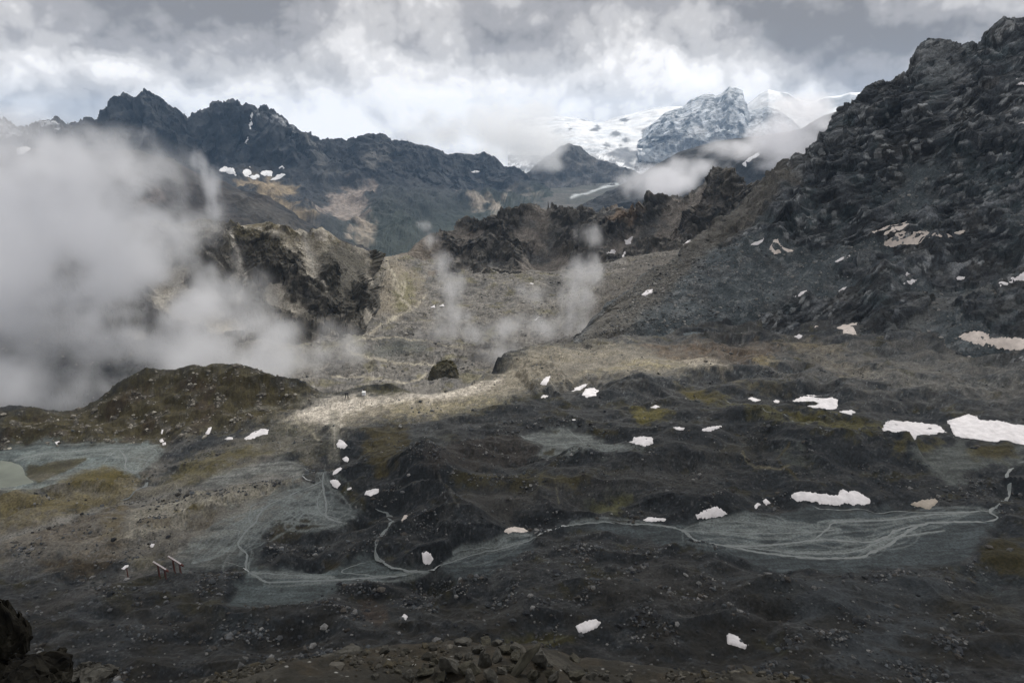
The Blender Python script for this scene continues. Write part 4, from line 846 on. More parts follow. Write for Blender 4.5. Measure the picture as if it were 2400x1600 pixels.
sp.paint(sp.mask([(528,440),(700,520),(880,594),(900,640),(760,600),(600,545)], 14, 8), (0.075,0.07,0.062), 0.7)

# ---- far range
A_CREST = [(-260,300),(-100,270),(0,282),(17,288),(32,298),(51,299),(68,301),(85,297),(109,298),(136,300),(153,305),(174,309),(191,296),(204,280),(221,288),(232,286),(238,274),(252,260),(259,257),(269,245),(279,233),(290,230),(300,235),(310,247),(318,247),(324,230),(332,218),(341,216),(354,225),(371,228),(385,239),(392,250),(402,254),(419,262),(433,274),(446,283),(460,269),(477,259),(490,252),(511,240),(524,242),(541,239),(558,244),(579,250),(599,264),(620,261),(640,267),(664,283),(698,302),(722,317),(749,332),(770,337),(800,330),(831,325),(861,315),(882,319),(899,322),(919,334),(929,332),(970,337),(1004,349),(1032,358),(1052,365),(1066,358),(1100,361),(1127,366),(1134,363),(1158,376),(1181,394),(1209,399),(1226,411),(1243,414),(1263,422),(1300,445),(1340,470)]
A_R = [(-260,6500),(340,6300),(540,6300),(860,6600),(1100,7200),(1263,8000),(1340,8200)]
rows = [
 ([(-260,700),(900,660),(1000,620),(1150,540),(1340,500)], [(-260,3900),(900,3500),(1000,3900),(1150,4700),(1340,6000)]),
 ([(-260,480),(0,470),(550,470),(700,500),(900,560),(1000,530),(1150,480),(1263,455),(1340,485)], [(-260,5000),(550,5000),(900,4500),(1000,5000),(1150,5800),(1263,7000),(1340,7000)]),
 ([(-260,420),(0,400),(300,375),(450,372),(550,388),(650,402),(750,405),(860,425),(1000,435),(1150,440),(1263,434),(1340,478)], [(-260,5700),(300,5800),(550,5900),(860,5850),(1000,6100),(1150,6600),(1263,7500),(1340,7600)]),
 (A_CREST, A_R),
 ([(p, y + 40) for p, y in A_CREST], [(p, r + 1200) for p, r in A_R])]
P = loft(rows, -255, 1335, 680, [14, 56, 100, 8]); n = normals(P); nv = P.shape[0]
amp = vramp(nv, [(0, 0.6), (0.1, 1.0), (0.4, 1.0), (0.7, 0.9), (0.90, 0.45), (0.955, 0.16), (1, 0.2)])
r1 = scar(P + 700, 900.0, 6, (1, 1, 0.6)); r2 = scar(P, 260.0, 5, (1, 1, 0.45))
face = vramp(nv, [(0, 0), (0.38, 0.1), (0.5, 1), (1, 1)]) * (1 - 0.55 * sstep(650, 800, np.linspace(-255, 1335, 680)))[None, :]
f1, i1 = facet3(P, 240.0, 23, 0.3, (1, 1, 0.45), 1.2); f2, i2 = facet3(P, 95.0, 66, 0.3, (1, 1, 0.45), 1.2)
D = (r1 - 0.45) * 210 + (r2 - 0.45) * 70 * (0.35 + 0.65 * face) + face * (f1 * 60 + f2 * 34) + fbm3(P, 60.0, 3) * 9
P = P + n * (D * amp)[..., None] * np.where(n[..., 2:] > 0, 1, -1)
tz = vramp(nv, [(0, 0), (0.6, 0), (0.88, 1), (1, 1)]) * (0.35 + 0.65 * face)
P[..., 2] += tz * (f2 * 20 + 16 * fbm3(P, 45.0, 3, 0.6) + 14 * np.abs(fbm3(P + 40, 28.0, 2)))
fr = Surf(P, 2); fr.warp = fbm3(P, 130.0, 4, 0.6)
fr.C[:] = (0.036, 0.038, 0.041)
fr.paint(sstep(0.0, 0.5, fbm3(P + 90, 500.0, 5, 0.6)), (0.026,0.028,0.030), 0.8)
fr.paint(face * sstep(0.3, 0.55, r2 + 0.12), (0.022,0.024,0.027), 0.9)
fr.C *= (1 - face * (0.4 - 0.8 * i2))[..., None]
fr.paint(face * sstep(0.2, 0.6, fbm3(P + 30, 90.0, 4, 0.65)), (0.062,0.064,0.066), 0.5)
gl_ = ridge3(P * np.array([1, 1, 0.35]), 130.0, 4); fr.paint(sstep(0.42, 0.25, gl_) * (0.35 + 0.65 * face), (0.075,0.077,0.08), 0.6)
lowv = vramp(nv, [(0, 1), (0.12, 1), (0.30, 0.25), (0.4, 0)])
fr.paint(lowv * sstep(700, 900, np.linspace(-255, 1335, 680))[None, :], (0.032,0.042,0.030), 0.75)
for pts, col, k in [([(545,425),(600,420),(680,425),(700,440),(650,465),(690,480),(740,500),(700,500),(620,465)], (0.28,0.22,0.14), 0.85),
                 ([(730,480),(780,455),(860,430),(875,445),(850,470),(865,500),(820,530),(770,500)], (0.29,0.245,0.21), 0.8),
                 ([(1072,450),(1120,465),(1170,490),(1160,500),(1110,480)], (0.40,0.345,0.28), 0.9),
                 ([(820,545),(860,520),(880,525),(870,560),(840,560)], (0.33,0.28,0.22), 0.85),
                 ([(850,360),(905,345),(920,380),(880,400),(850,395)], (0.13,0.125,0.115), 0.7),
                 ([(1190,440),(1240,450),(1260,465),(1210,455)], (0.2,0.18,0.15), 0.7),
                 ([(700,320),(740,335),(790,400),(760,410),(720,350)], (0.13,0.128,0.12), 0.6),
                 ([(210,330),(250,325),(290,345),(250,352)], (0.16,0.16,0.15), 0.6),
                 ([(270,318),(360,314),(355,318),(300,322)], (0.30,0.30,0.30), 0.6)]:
    fr.paint(fr.mask(pts, 5, 7) , col, k)  # scree patches, the brightest with sunlight through cloud gaps painted in
snowf = fr.mask([(-100,290),(0,285),(40,298),(150,302),(140,312),(60,312),(20,330),(-100,340)], 4, 6) * sstep(-0.1, 0.3, fbm3(P + 400, 60.0, 4, 0.6))
fr.paint(snowf, (0.6,0.61,0.63), 0.85)
sn2 = fr.mask([(600,262),(640,268),(700,304),(690,310),(640,285),(610,280)], 3, 5) * sstep(-0.1, 0.3, fbm3(P + 470, 50.0, 4, 0.6)); fr.paint(sn2, (0.6,0.61,0.63), 0.7)

# ---- valley floor with the glacier river, and its side slopes
rows = [([(1050,600),(1800,600)], [(1050,4000),(1800,4000)]), ([(1050,505),(1350,505),(1800,505)], [(1050,5200),(1800,5200)]),
        ([(1050,470),(1800,470)], [(1050,6300),(1800,6300)]), ([(1050,445),(1800,440)], [(1050,7600),(1800,7600)]), ([(1050,425),(1500,408),(1800,400)], [(1050,9500),(1800,9800)]),
        ([(1050,420),(1800,395)], [(1050,11500),(1800,11500)])]
P = loft(rows, 1060, 1790, 260, [10, 14, 14, 12, 6]); P[..., 2] += fbm3(P, 420.0, 5, 0.6) * 26 * (1 - np.exp(-((np.linspace(1060, 1790, 260)[None, :] - 1440) / 90.0) ** 2))
P[..., 2] -= 700 * sstep(1300, 1130, np.linspace(1060, 1790, 260))[None, :] ** 1.5
vf = Surf(P, 1); vf.warp = fbm3(P, 150.0, 4, 0.6)
vf.C[:] = (0.06, 0.062, 0.052); vf.paint(sstep(0, 0.5, fbm3(P, 500.0, 5, 0.6)), (0.095,0.09,0.08), 0.8)
C2 = [(1200,440),(1225,425),(1250,400),(1280,372),(1305,352),(1331,338),(1345,341),(1359,341),(1379,361),(1399,378),(1430,385),(1464,399),(1491,412),(1530,440)]
rows = [([(1200,470),(1330,455),(1400,450),(1530,450)], [(1200,7400),(1530,8200)]), ([(1200,450),(1270,430),(1311,420),(1400,415),(1491,422),(1530,445)], [(1200,7900),(1530,8800)]), (C2, [(1200,8400),(1318,8800),(1530,9400)]), ([(p, y + 20) for p, y in C2], [(1200,9400),(1530,10200)])]
P = loft(rows, 1205, 1525, 170, [12, 36, 6]); n = normals(P); nv = P.shape[0]
P = P + n * ((scar(P, 380.0, 5, (1, 1, .6)) - .45) * 170 * vramp(nv, [(0, 1), (0.75, 0.7), (0.88, 0.35), (1, 0.3)]))[..., None] * np.where(n[..., 2:] > 0, 1, -1)
vh = Surf(P, 1); vh.warp = fbm3(P, 130.0, 4, 0.6)
vh.C[:] = (0.065, 0.064, 0.062); vh.paint(sstep(0, 0.5, fbm3(P, 260.0, 5, 0.6)), (0.10,0.095,0.088), 0.8)
D_CREST = [(1250,530),(1300,505),(1350,490),(1400,466),(1450,440),(1491,416),(1539,385),(1600,354),(1680,332),(1780,318),(1880,302),(1930,272),(1960,262),(2060,250),(2140,240)]
D_R = [(1250,4200),(1491,4900),(1600,4700),(1800,4300),(2140,4200)]
rows = [([(1250,600),(1600,600),(2140,600)], [(1250,3300),(2140,3000)]), ([(1250,550),(1400,505),(1600,460),(1900,430),(2140,420)], [(1250,3800),(1600,3900),(2140,3600)]), (D_CREST, D_R), ([(p, y + 40) for p, y in D_CREST], [(p, r + 1100) for p, r in D_R])]
P = loft(rows, 1255, 2130, 300, [20, 76, 8]); n = normals(P); nv = P.shape[0]
P = P + n * ((scar(P + 40, 330.0, 5, (1, 1, .6)) - .45) * 90 * vramp(nv, [(0, 1), (0.75, 0.6), (0.9, 0.15), (1, 0.1)]))[..., None] * np.where(n[..., 2:] > 0, 1, -1)
rs = Surf(P, 1); rs.warp = fbm3(P, 90.0, 4, 0.6)
rs.C[:] = (0.027, 0.029, 0.031); rs.paint(sstep(0, 0.5, fbm3(P, 200.0, 5, 0.6)), (0.04,0.04,0.039), 0.7)  # dark rock tone, a little lighter in random patches

# ---- glacier and its snow peak
E_CREST = [(1180,285),(1250,275),(1316,273),(1345,276),(1393,286),(1413,286),(1447,274),(1491,264),(1532,252),(1583,250),(1640,250),(1743,246),(1753,244),(1780,221),(1801,211),(1825,216),(1845,218),(1866,232),(1900,240),(1934,228),(1968,225),(1992,218),(2012,218),(2150,215)]
rows = [([(1180,430),(1420,408),(1500,412),(1800,420),(2150,420)], [(1180,9600),(2150,9600)]),
        ([(1180,370),(1350,350),(1450,362),(1600,360),(2150,350)], [(1180,10600),(2150,10600)]),
        ([(1180,320),(1350,302),(1450,305),(1600,300),(2150,290)], [(1180,12000),(2150,12000)]),
        (E_CREST, [(1180,13600),(1600,13800),(1800,13200),(2150,13000)]), ([(p, y + 12) for p, y in E_CREST], [(1180,15000),(2150,15000)])]
P = loft(rows, 1190, 2140, 400, [22, 26, 34, 6]); nv = P.shape[0]
P[..., 2] += fbm3(P, 600.0, 5, 0.5) * 34 * vramp(nv, [(0, 1), (0.8, 0.6), (0.93, 0.1), (1, 0)])
gl = Surf(P, 1); gl.warp = fbm3(P, 180.0, 4, 0.6)
gl.C[:] = (0.78, 0.79, 0.80)
gl.paint(sstep(0.25, 0.6, fbm3(P * np.array([0.4, 1, 2.0]), 260.0, 5, 0.65)), (0.60,0.64,0.68), 0.7)
DK = (0.075, 0.085, 0.10)
for pts in ([(1385,306),(1400,292),(1408,300),(1400,310)], [(1432,316),(1445,308),(1454,316),(1444,321)], [(1459,332),(1467,322),(1474,332),(1465,337)], [(1413,343),(1420,335),(1429,342),(1424,352),(1414,352)],
            [(1421,360),(1440,350),(1453,337),(1476,352),(1503,352),(1506,366),(1478,380),(1490,395),(1478,392),(1462,378),(1436,368)], [(1451,283),(1466,275),(1474,280),(1464,288)], [(1350,278),(1365,276),(1393,283),(1370,282)],
            [(1500,306),(1520,296),(1535,300),(1518,318),(1508,320)], [(1330,290),(1345,300),(1335,305)], [(1825,216),(1845,219),(1870,235),(1885,262),(1860,250),(1840,232)], [(1920,235),(2000,222),(2040,230),(1990,250),(1930,255)]):
    gl.paint(gl.mask(pts, 1.5, 2.5), DK if pts[0][0] < 1800 else (0.22,0.25,0.29), 0.92)
ms = fbm3(P + 77, 120.0, 4, 0.65); gl.paint(vramp(nv, [(0, 1), (0.15, 0.9), (0.3, 0.35), (0.42, 0)]) * sstep(-0.25, 0.2, ms), DK, 0.9)
E2 = [(1490,340),(1530,290),(1560,265),(1600,252),(1620,235),(1651,223),(1673,223),(1677,227),(1692,220),(1709,204),(1725,207),(1741,215),(1744,236),(1753,262),(1775,258),(1800,250),(1830,262),(1860,285),(1890,320)]
rows = [([(1490,380),(1890,380)], [(1490,9900),(1890,9900)]), ([(1490,352),(1600,325),(1890,340)], [(1490,10900),(1709,10700),(1890,10900)]), (E2, [(1490,11600),(1600,12000),(1709,11900),(1890,11500)]), ([(p, y + 14) for p, y in E2], [(1490,13000),(1890,13000)])]
P = loft(rows, 1495, 1885, 260, [18, 96, 6]); n = normals(P); nv = P.shape[0]
r1 = scar(P + 120, 620.0, 6, (1, 1, .45)); f1, i1 = facet3(P, 420.0, 23, 0.3, (1, 1, 0.4), 1.2); f2, i2 = facet3(P, 150.0, 66, 0.3, (1, 1, 0.45), 1.2)
P = P + n * (((r1 - .45) * 120 + f1 * 34 + f2 * 20) * vramp(nv, [(0, 1), (0.75, 0.7), (0.9, 0.14), (1, 0.1)]))[..., None] * np.where(n[..., 2:] > 0, 1, -1)
pk = Surf(P, 1); pk.warp = fbm3(P, 180.0, 4, 0.6)
pk.C[:] = (0.20, 0.225, 0.25)
fl = fbm3(P, 70.0, 4, 0.7, st=(1, 1, 0.3)); fl2 = fbm3(P + 300, 340.0, 4, 0.6, st=(1, 1, 0.5)); gr = rng.normal(0, 1, fl.shape)
hi = vramp(nv, [(0, -0.5), (0.25, -0.15), (0.55, 0.2), (0.95, 0.5), (1, 0.5)])
rib = ridge3(P * np.array([1, 1, 0.30]), 210.0, 5)
pk.paint(sstep(0.62, 0.34, rib - 0.35 * hi + 0.10 * fl), (0.62,0.65,0.68), 0.88)
pk.paint(sstep(0.1, -0.5, fl2 * 0.6 + hi * 1.2 + fl * 0.3), (0.085,0.10,0.12), 0.8)

# ---- low ground far below everything, out to the horizon
gx = np.linspace(-16000, 16000, 90); gy = np.linspace(1500, 24000, 90); GX, GY = np.meshgrid(gx, gy)
lg = Surf(np.stack([GX, GY, -1250 + 260 * fbm2(GX, GY, 5000.0, 4)], -1), 1); lg.C[:] = (0.06, 0.064, 0.05)

# ---- the shoulder the camera looks down over, in front of everything
K_CREST = [(-260,1500),(0,1560),(150,1600),(330,1630),(480,1612),(560,1585),(640,1562),(750,1546),(850,1528),(950,1508),(1050,1500),(1150,1506),(1250,1512),(1350,1546),(1450,1562),(1600,1577),(1750,1592),(1900,1612),(2100,1640),(2660,1690)]
rows = [([(-260,2300),(2660,2300)], [(-260,9),(2660,9)]), ([(-260,1760),(2660,1860)], [(-260,16),(2660,16)]), (K_CREST, [(-260,25),(1100,27),(2660,25)]), ([(-260,1700),(2660,1800)], [(-260,52),(2660,52)]), ([(-260,1720),(2660,1720)], [(-260,160),(2660,160)])]
P = loft(rows, -255, 2655, 560, [14, 56, 30, 14]); nv = P.shape[0]
dispk = vramp(nv, [(0, 0.3), (0.15, 1), (0.55, 1), (0.61, 0.5), (0.7, 1), (1, 2)])
P[..., 2] += dispk * (fbm3(P, 5.0, 6, 0.55) * 0.42 + np.abs(fbm3(P, 1.3, 4)) * 0.12)
sh = Surf(P, 1); sh.warp = fbm3(P, 1.6, 4, 0.6)
sh.C[:] = (0.010, 0.009, 0.006)
sh.paint(sstep(0.0, 0.45, fbm3(P, 3.0, 5, 0.6)), (0.018,0.014,0.008), 0.8)
sh.paint(sstep(0.2, 0.6, fbm3(P + 20, 2.2, 5, 0.6)), (0.028,0.026,0.021), 0.8)

# ---------------------------------------------------------------- build the setting
M_basin = ground_mat('moraine_gravel', speck=1.1, bump=0.22, patch=9.0, amount=0.55, stones=0.0)
M_mount = ground_mat('dark_schist', speck=1.8, bump=1.2, patch=16.0, amount=0.55)
M_crag = ground_mat('crag_rock', speck=2.6, bump=1.5, patch=22.0, amount=0.5)
M_bowl = ground_mat('boulder_debris', speck=2.2, bump=1.2, patch=18.0, amount=0.5)
M_far = ground_mat('far_rock', speck=28.0, bump=10.0, patch=120.0, amount=0.4)
M_snowfar = ground_mat('glacier_snow', speck=60.0, bump=12.0, patch=220.0, amount=0.06, rough=0.6)
M_peak = ground_mat('snowy_rock', speck=55.0, bump=26.0, patch=220.0, amount=0.28, rough=0.7)
M_shoulder = ground_mat('turf_and_stone', speck=0.16, bump=0.06, patch=1.1, amount=0.6, stones=0.08)

# ================================================================ STREAMS, PONDS, TRACKS
def stroke(s, pts, width, feather=0.8, warp=0.8):
    """soft mask of a line given in pixels, width in grid cells"""
    uv = s.hit([p[0] for p in pts], [p[1] for p in pts]); M = np.zeros((s.nv, s.nu), np.float32)
    pad = width + feather + warp * 3 + 2
    for a, b in zip(uv[:-1], uv[1:]):
        i0 = int(max(0, min(a[0], b[0]) - pad)); i1 = int(min(s.nu, max(a[0], b[0]) + pad + 1)); j0 = int(max(0, min(a[1], b[1]) - pad)); j1 = int(min(s.nv, max(a[1], b[1]) + pad + 1))
        if i1 <= i0 or j1 <= j0: continue
        X_ = s.iu[j0:j1, i0:i1] - a[0]; Y_ = s.iv[j0:j1, i0:i1] - a[1]; e = b - a
        t = np.clip((X_ * e[0] + Y_ * e[1]) / (e @ e + 1e-9), 0, 1)
        d = np.hypot(X_ - e[0] * t, Y_ - e[1] * t) - width / 2 + s.warp[j0:j1, i0:i1] * warp
        M[j0:j1, i0:i1] = np.maximum(M[j0:j1, i0:i1], 1 - sstep(-feather, feather, d))
    return M
def smooth_line(P, step):
    P = np.asarray(P, float); out = []
    for i in range(len(P) - 1):
        p0 = P[max(i - 1, 0)]; p1 = P[i]; p2 = P[i + 1]; p3 = P[min(i + 2, len(P) - 1)]
        k = max(2, int(np.linalg.norm(p2 - p1) / step))
        for j in range(k):
            t = j / k
            out.append(0.5 * ((2 * p1) + (p2 - p0) * t + (2 * p0 - 5 * p1 + 4 * p2 - p3) * t * t + (3 * p1 - p0 - 3 * p2 + p3) * t ** 3))
    out.append(P[-1]); return np.array(out)
def ribbon(s, pts, w, meander=1.2, lift=0.07, taper=True):
    """strip of water on the ground: centre line in pixels, width in metres; returns vertices and quads"""
    uv = smooth_line(s.hit([p[0] for p in pts], [p[1] for p in pts]), 1.5)
    ph = rng.random() * 80; L_ = np.cumsum(np.r_[0, np.linalg.norm(np.diff(uv, axis=0), axis=1)])
    uv = uv + np.stack([pn2(L_ * 0.11 + ph, 0 * L_) + .5 * pn2(L_ * 0.3 + ph, 0 * L_), 0.6 * pn2(L_ * 0.11 - ph, 0 * L_ + 9)], 1) * meander
    C = s.pos(uv, True); T = np.gradient(C[:, :2], axis=0); T /= np.linalg.norm(T, axis=1)[:, None] + 1e-9
    Nn = np.stack([-T[:, 1], T[:, 0]], 1)
    ww = w * (0.65 + 0.5 * pn2(L_ * 0.16 + ph * 2, 0 * L_) + 0.35 * pn2(L_ * 0.5 + ph, 0 * L_ + 3)); ww = np.maximum(ww, 0.25 * w)
    if taper: ww *= np.clip(np.minimum(np.arange(len(C)), np.arange(len(C))[::-1]) / 4.0, 0.25, 1)
    V = []; 
    for k in (-1, 0, 1):
        q = C.copy(); q[:, :2] += Nn * (ww * 0.5 * k)[:, None]; q[:, 2] = C[:, 2] + lift - (0.03 if k else 0); V.append(q)
    V = np.stack(V, 1).reshape(-1, 3); n = len(C)
    F = [(3 * i + a, 3 * i + 3 + a, 3 * i + 4 + a, 3 * i + 1 + a) for i in range(n - 1) for a in (0, 1)]
    return V, F
def join(parts):
    Vs, Fs, o = [], [], 0
    for V, F in parts:
        Vs.append(V); Fs += [tuple(i + o for i in f) for f in F]; o += len(V)
    return np.concatenate(Vs), Fs
M_stream = plain_mat('glacial_stream_water', (0.125, 0.140, 0.139), rough=0.5, spec=0.3, var=0.22, scale=0.25, bump=0.05)
M_rapid = plain_mat('rapids', (0.30, 0.315, 0.315), rough=0.5, spec=0.5, var=0.6, scale=1.2, bump=0.25)
def braid(lines, col=(0.115, 0.129, 0.127)):
    for pts, w, me in lines:
        uvs = smooth_line(np.array(pts, float), 9.0); ph = rng.random() * 50
        uvs[:, 1] += 1.6 * pn2(np.arange(len(uvs)) * 0.35 + ph, np.zeros(len(uvs)))
        basin.paint(stroke(basin, uvs.tolist(), w * 2.0, 1.0, 0.4), col, rng.uniform(0.45, 0.9))
def stream(name, lines, label, mat=None):
    V, F = join([ribbon(basin, pts, w, me) for pts, w, me in lines])
    o = mesh_obj(name, V, F, mat or M_stream, None, True); tag(o, label, 'stream', None, 'structure'); return o
R0 = [(2420,1078),(2385,1086),(2370,1095),(2360,1115),(2366,1140),(2360,1165),(2345,1180),(2328,1190),(2322,1200),(2338,1213),(2308,1222)]
LA = [(2308,1222),(2230,1223),(2162,1229),(2111,1255),(2084,1276),(2043,1293),(2009,1306),(1906,1307),(1787,1295),(1702,1279),(1634,1267),(1600,1243),(1549,1231),(1470,1228),(1396,1224),(1330,1231)]
LBr = [(2162,1229),(2111,1239),(2043,1269),(1941,1264),(1889,1268),(1804,1277),(1702,1279)]
LC = [(2325,1197),(2281,1199),(2179,1206),(2077,1218),(1958,1224),(1941,1238),(1906,1265)]
LD = [(2302,1197),(2177,1200),(2077,1201),(1941,1193),(1906,1187)]
LE = [(1600,1243),(1668,1246),(1804,1249),(1906,1246),(1970,1240)]
LF = [(2213,1243),(2084,1262),(2009,1290),(1941,1297),(1838,1293),(1700,1276)]
LG = [(1640,1226),(1720,1222),(1800,1228),(1870,1240)]
def fine(lines, n, spread, w, me):
    """thin braids that leave and rejoin the main threads"""
    out = []
    for _ in range(n):
        l = lines[rng.integers(len(lines))]; a = rng.integers(0, max(1, len(l) - 3)); b = min(len(l), a + rng.integers(3, 6))
        seg = np.array(l[a:b], float); 
        if len(seg) < 3: continue
        bow = np.sin(np.linspace(0, np.pi, len(seg))); seg[:, 1] += bow * rng.normal(0, spread); seg[:, 0] += bow * rng.normal(0, spread * 2)
        out.append((seg.tolist(), w * rng.uniform(0.5, 1.1), me))
    return out
# the plain's own braid lines, laid in the silt
stream('braided_stream', [(R0, 2.6, 0.6), (LA, 2.3, 1.0), (LBr, 1.9, 1.0), (LC, 1.4, 1.0), (LD, 0.9, 1.0), (LE, 0.9, 1.0), (LF, 1.0, 1.0), (LG, 0.7, 1.0)],
       'pale braided stream spreading over the wide silt plain on the right')
CAS = [(1332,1231),(1300,1237),(1275,1245),(1258,1254)]
M1 = [(1256,1258),(1226,1271),(1158,1289),(1107,1300),(1066,1314),(1034,1324)]
M2 = [(1246,1253),(1192,1257),(1158,1283),(1096,1287),(1062,1294)]
stream('cascade', [(CAS, 2.2, 1.2), ([(1034,1324),(1020,1330),(1004,1337)], 2.0, 1.0), ([(582,1339),(576,1334),(570,1330)], 2.5, 1.0), ([(743,1111),(712,1110),(715,1120),(735,1127)], 1.0, .8)], 'white rocky cascade joining the silt plains', M_rapid)
TR = [(880,1192),(895,1197),(912,1208),(917,1225),(895,1255),(882,1286),(886,1306),(919,1327),(960,1337),(1004,1339)]
LO = [(1004,1339),(960,1345),(900,1352),(800,1358),(715,1361),(630,1364),(606,1353),(584,1340)]
LO2 = [(900,1352),(840,1345),(800,1340),(830,1325),(860,1318)]
LO3 = [(783,1352),(681,1347),(630,1343),(590,1340)]
stream('meandering_stream', [(M1, 1.4, 1.0), (M2, 1.2, 1.0), (TR, 3.2, 0.8), ([(905,1240),(886,1275),(884,1300),(905,1318)], 1.5, 1.0), (LO, 1.6, 1.0), (LO2, 0.8, 1.0), (LO3, 0.9, 1.0)],
       'pale stream winding through the dark moraine in the centre')
FA = [(760,1104),(757,1132),(760,1159),(766,1193),(763,1207),(783,1220),(812,1226)]
FB = [(760,1125),(681,1159),(630,1183),(606,1207),(599,1224),(579,1241),(559,1275),(578,1298),(576,1326),(582,1338)]
FC = [(763,1207),(726,1203),(700,1190)]
FD = [(590,1230),(583,1214),(580,1200)]
stream('fan_stream', [(FA, 1.4, 0.8), (FB, 1.5, 0.8), (FC, 0.7, 1.0), (FD, 0.8, 1.0), ([(756,1132),(743,1111),(715,1098),(668,1078)], 0.7, 1.0), ([(760,1140),(745,1170),(750,1200),(790,1215)], 0.7, 1.0), ([(520,1315),(545,1320),(570,1328)], 0.6, 1.0)],
       'pale braids of the stream on the grey silt fan')
LI = [(327,1118),(308,1104),(293,1094),(296,1077),(279,1052)]
LJ = [(322,1106),(347,1081),(364,1062),(361,1052),(324,1050),(238,1051),(170,1058),(102,1062),(34,1078)]
stream('lake_inlet', [([(347,1118),(341,1138),(307,1159),(283,1172)], 3.2, 0.8), (LI, 1.5, 0.8), (LJ, 1.3, 0.8), ([(296,1077),(250,1066),(200,1062)], 0.8, 1.2), ([(279,1052),(255,1070),(240,1090)], 0.8, 1.2), ([(347,1081),(320,1072),(280,1070),(230,1078)], 0.8, 1.2)],
       'braided inlet stream spreading into the shallow lake')
stream('moss_brook', [([(1700,938),(1760,948),(1790,958),(1840,972),(1890,992),(1930,1006),(1980,1012)], 0.9, 1.0), ([(1216,1018),(1277,1040),(1330,1040),(1400,1036),(1450,1044)], 0.7, 1.5), ([(1330,1006),(1360,1030),(1420,1046)], 0.6, 1.4)], 'small brook along the mossy hollow and the pale pond flat')
braid(fine([LA, LBr, LC, LF, LE, LG], 95, 13, 0.8, 1.2)); braid(fine([M1, M2, LO, LO3], 40, 8, 0.8, 1.2)); braid(fine([FA, FB, FC, [(740,1140),(690,1170),(640,1200),(600,1250),(560,1300)], [(760,1160),(720,1190),(700,1215),(740,1225),(800,1228)], [(600,1200),(540,1250),(500,1290),(450,1320)]], 90, 18, 0.8, 1.2)); braid(fine([LI, LJ], 40, 9, 0.8, 1.2), (0.12, 0.135, 0.13))
def pond(name, pts, zoff, mat, label):
    uv = basin.hit([p[0] for p in pts], [p[1] for p in pts]); uv = smooth_line(np.vstack([uv, uv[:1]]), 1.5)[:-1]
    uv = uv + 0.6 * np.stack([pn2(uv[:, 0] * 0.3, uv[:, 1] * 0.3), pn2(uv[:, 0] * 0.3 + 50, uv[:, 1] * 0.3)], 1)
    P = basin.pos(uv); P[:, 2] = np.median(P[:, 2]) + zoff
    o = mesh_obj(name, P, [list(range(len(P)))], mat, None, False); return tag(o, label, 'water', None, 'structure')
M_lake = plain_mat('milky_lake_water', (0.115, 0.128, 0.102), rough=0.35, spec=0.3, var=0.3, scale=0.05)
M_pond = plain_mat('still_pond_water', (0.10, 0.115, 0.12), rough=0.03, spec=0.6, var=0.1, scale=0.05)
pond('lake', [(-70,1082),(0,1082),(30,1088),(52,1098),(62,1118),(80,1132),(60,1143),(20,1149),(-70,1150)], 0.15, M_lake, 'milky green shallow lake at the left edge')
pond('mountain_pond', [(1600,789),(1612,784),(1640,783),(1662,788),(1655,792),(1620,793)], 0.55, M_pond, 'small bright pond at the foot of the scree slope')
# pale tracks and stone strips are part of the ground
basin.paint(stroke(basin, [(0,1264),(85,1241),(204,1204),(290,1180),(375,1163),(511,1146),(647,1122),(700,1112)], 3.2, 2, 1.5), (0.17,0.168,0.155), 0.7)
basin.paint(stroke(basin, [(0,1455),(60,1440),(140,1415),(230,1385),(330,1350),(420,1335)], 5, 3, 1.5), (0.06,0.058,0.055), 0.6)
basin.paint(stroke(basin, [(690,972),(700,990),(730,1010),(745,1030)], 2.5, 1.5, 1), (0.2,0.185,0.14), 0.7)
basin.paint(stroke(basin, [(560,965),(640,955),(700,945),(720,935),(700,930)], 1.6, 1.0, 0.6), (0.13,0.125,0.10), 0.7)
basin.paint(stroke(basin, [(780,965),(783,1000),(785,1050)], 1.4, 1.0, 0.5), (0.32,0.30,0.26), 0.7)
basin.paint(stroke(basin, [(1030,1115),(1060,1160),(1075,1185)], 2.0, 1.2, 0.8), (0.10,0.10,0.095), 0.6)
basin.paint(stroke(basin, [(1850,1040),(1820,1075),(1835,1095),(1860,1110),(1872,1125)], 2.0, 1.0, 0.6), (0.04,0.034,0.014), 0.8)
basin.paint(stroke(basin, [(1740,1060),(1770,1095),(1830,1098),(1850,1090)], 1.6, 1.0, 0.6), (0.14,0.125,0.08), 0.6)
basin.paint(stroke(basin, [(1300,1120),(1310,1180)], 1.2, 1.0, 0.6), (0.14,0.125,0.08), 0.4)
basin.paint(stroke(basin, [(1270,1505),(1300,1500),(1330,1490)], 1.5, 1.0, 0.6), (0.10,0.10,0.07), 0.6)
for pts, w in [([(905,605),(912,630),(925,650),(920,668),(945,690),(938,700),(955,712),(962,722),(945,735),(915,750),(880,772),(850,786)], 2.2), ([(925,650),(935,668),(950,660),(945,690)], 1.5),
               ([(1090,815),(1010,800),(940,791),(870,794),(820,803),(811,813),(825,826),(870,840),(930,852),(1000,852),(1020,856)], 1.7), ([(780,884),(850,881),(880,888),(940,897),(980,890),(1000,875)], 1.7), ([(1000,690),(960,730)], 1.2)]:
    bw.paint(stroke(bw, pts, w, 0.9, 0.6), (0.36,0.33,0.26), 0.8)
vf.paint(stroke(vf, [(1490,412),(1470,422),(1440,432),(1410,440),(1380,452),(1340,462)], 2.0, 1.0, 0.4), (0.5,0.53,0.54), 0.9)
bf.paint(stroke(bf, [(540,545),(560,600),(575,660),(560,700)], 4.0, 2.0, 2.0), (0.36,0.34,0.30), 0.9)
bf.paint(stroke(bf, [(715,545),(728,600),(735,640),(765,680)], 3.0, 1.5, 1.5), (0.34,0.32,0.28), 0.85)
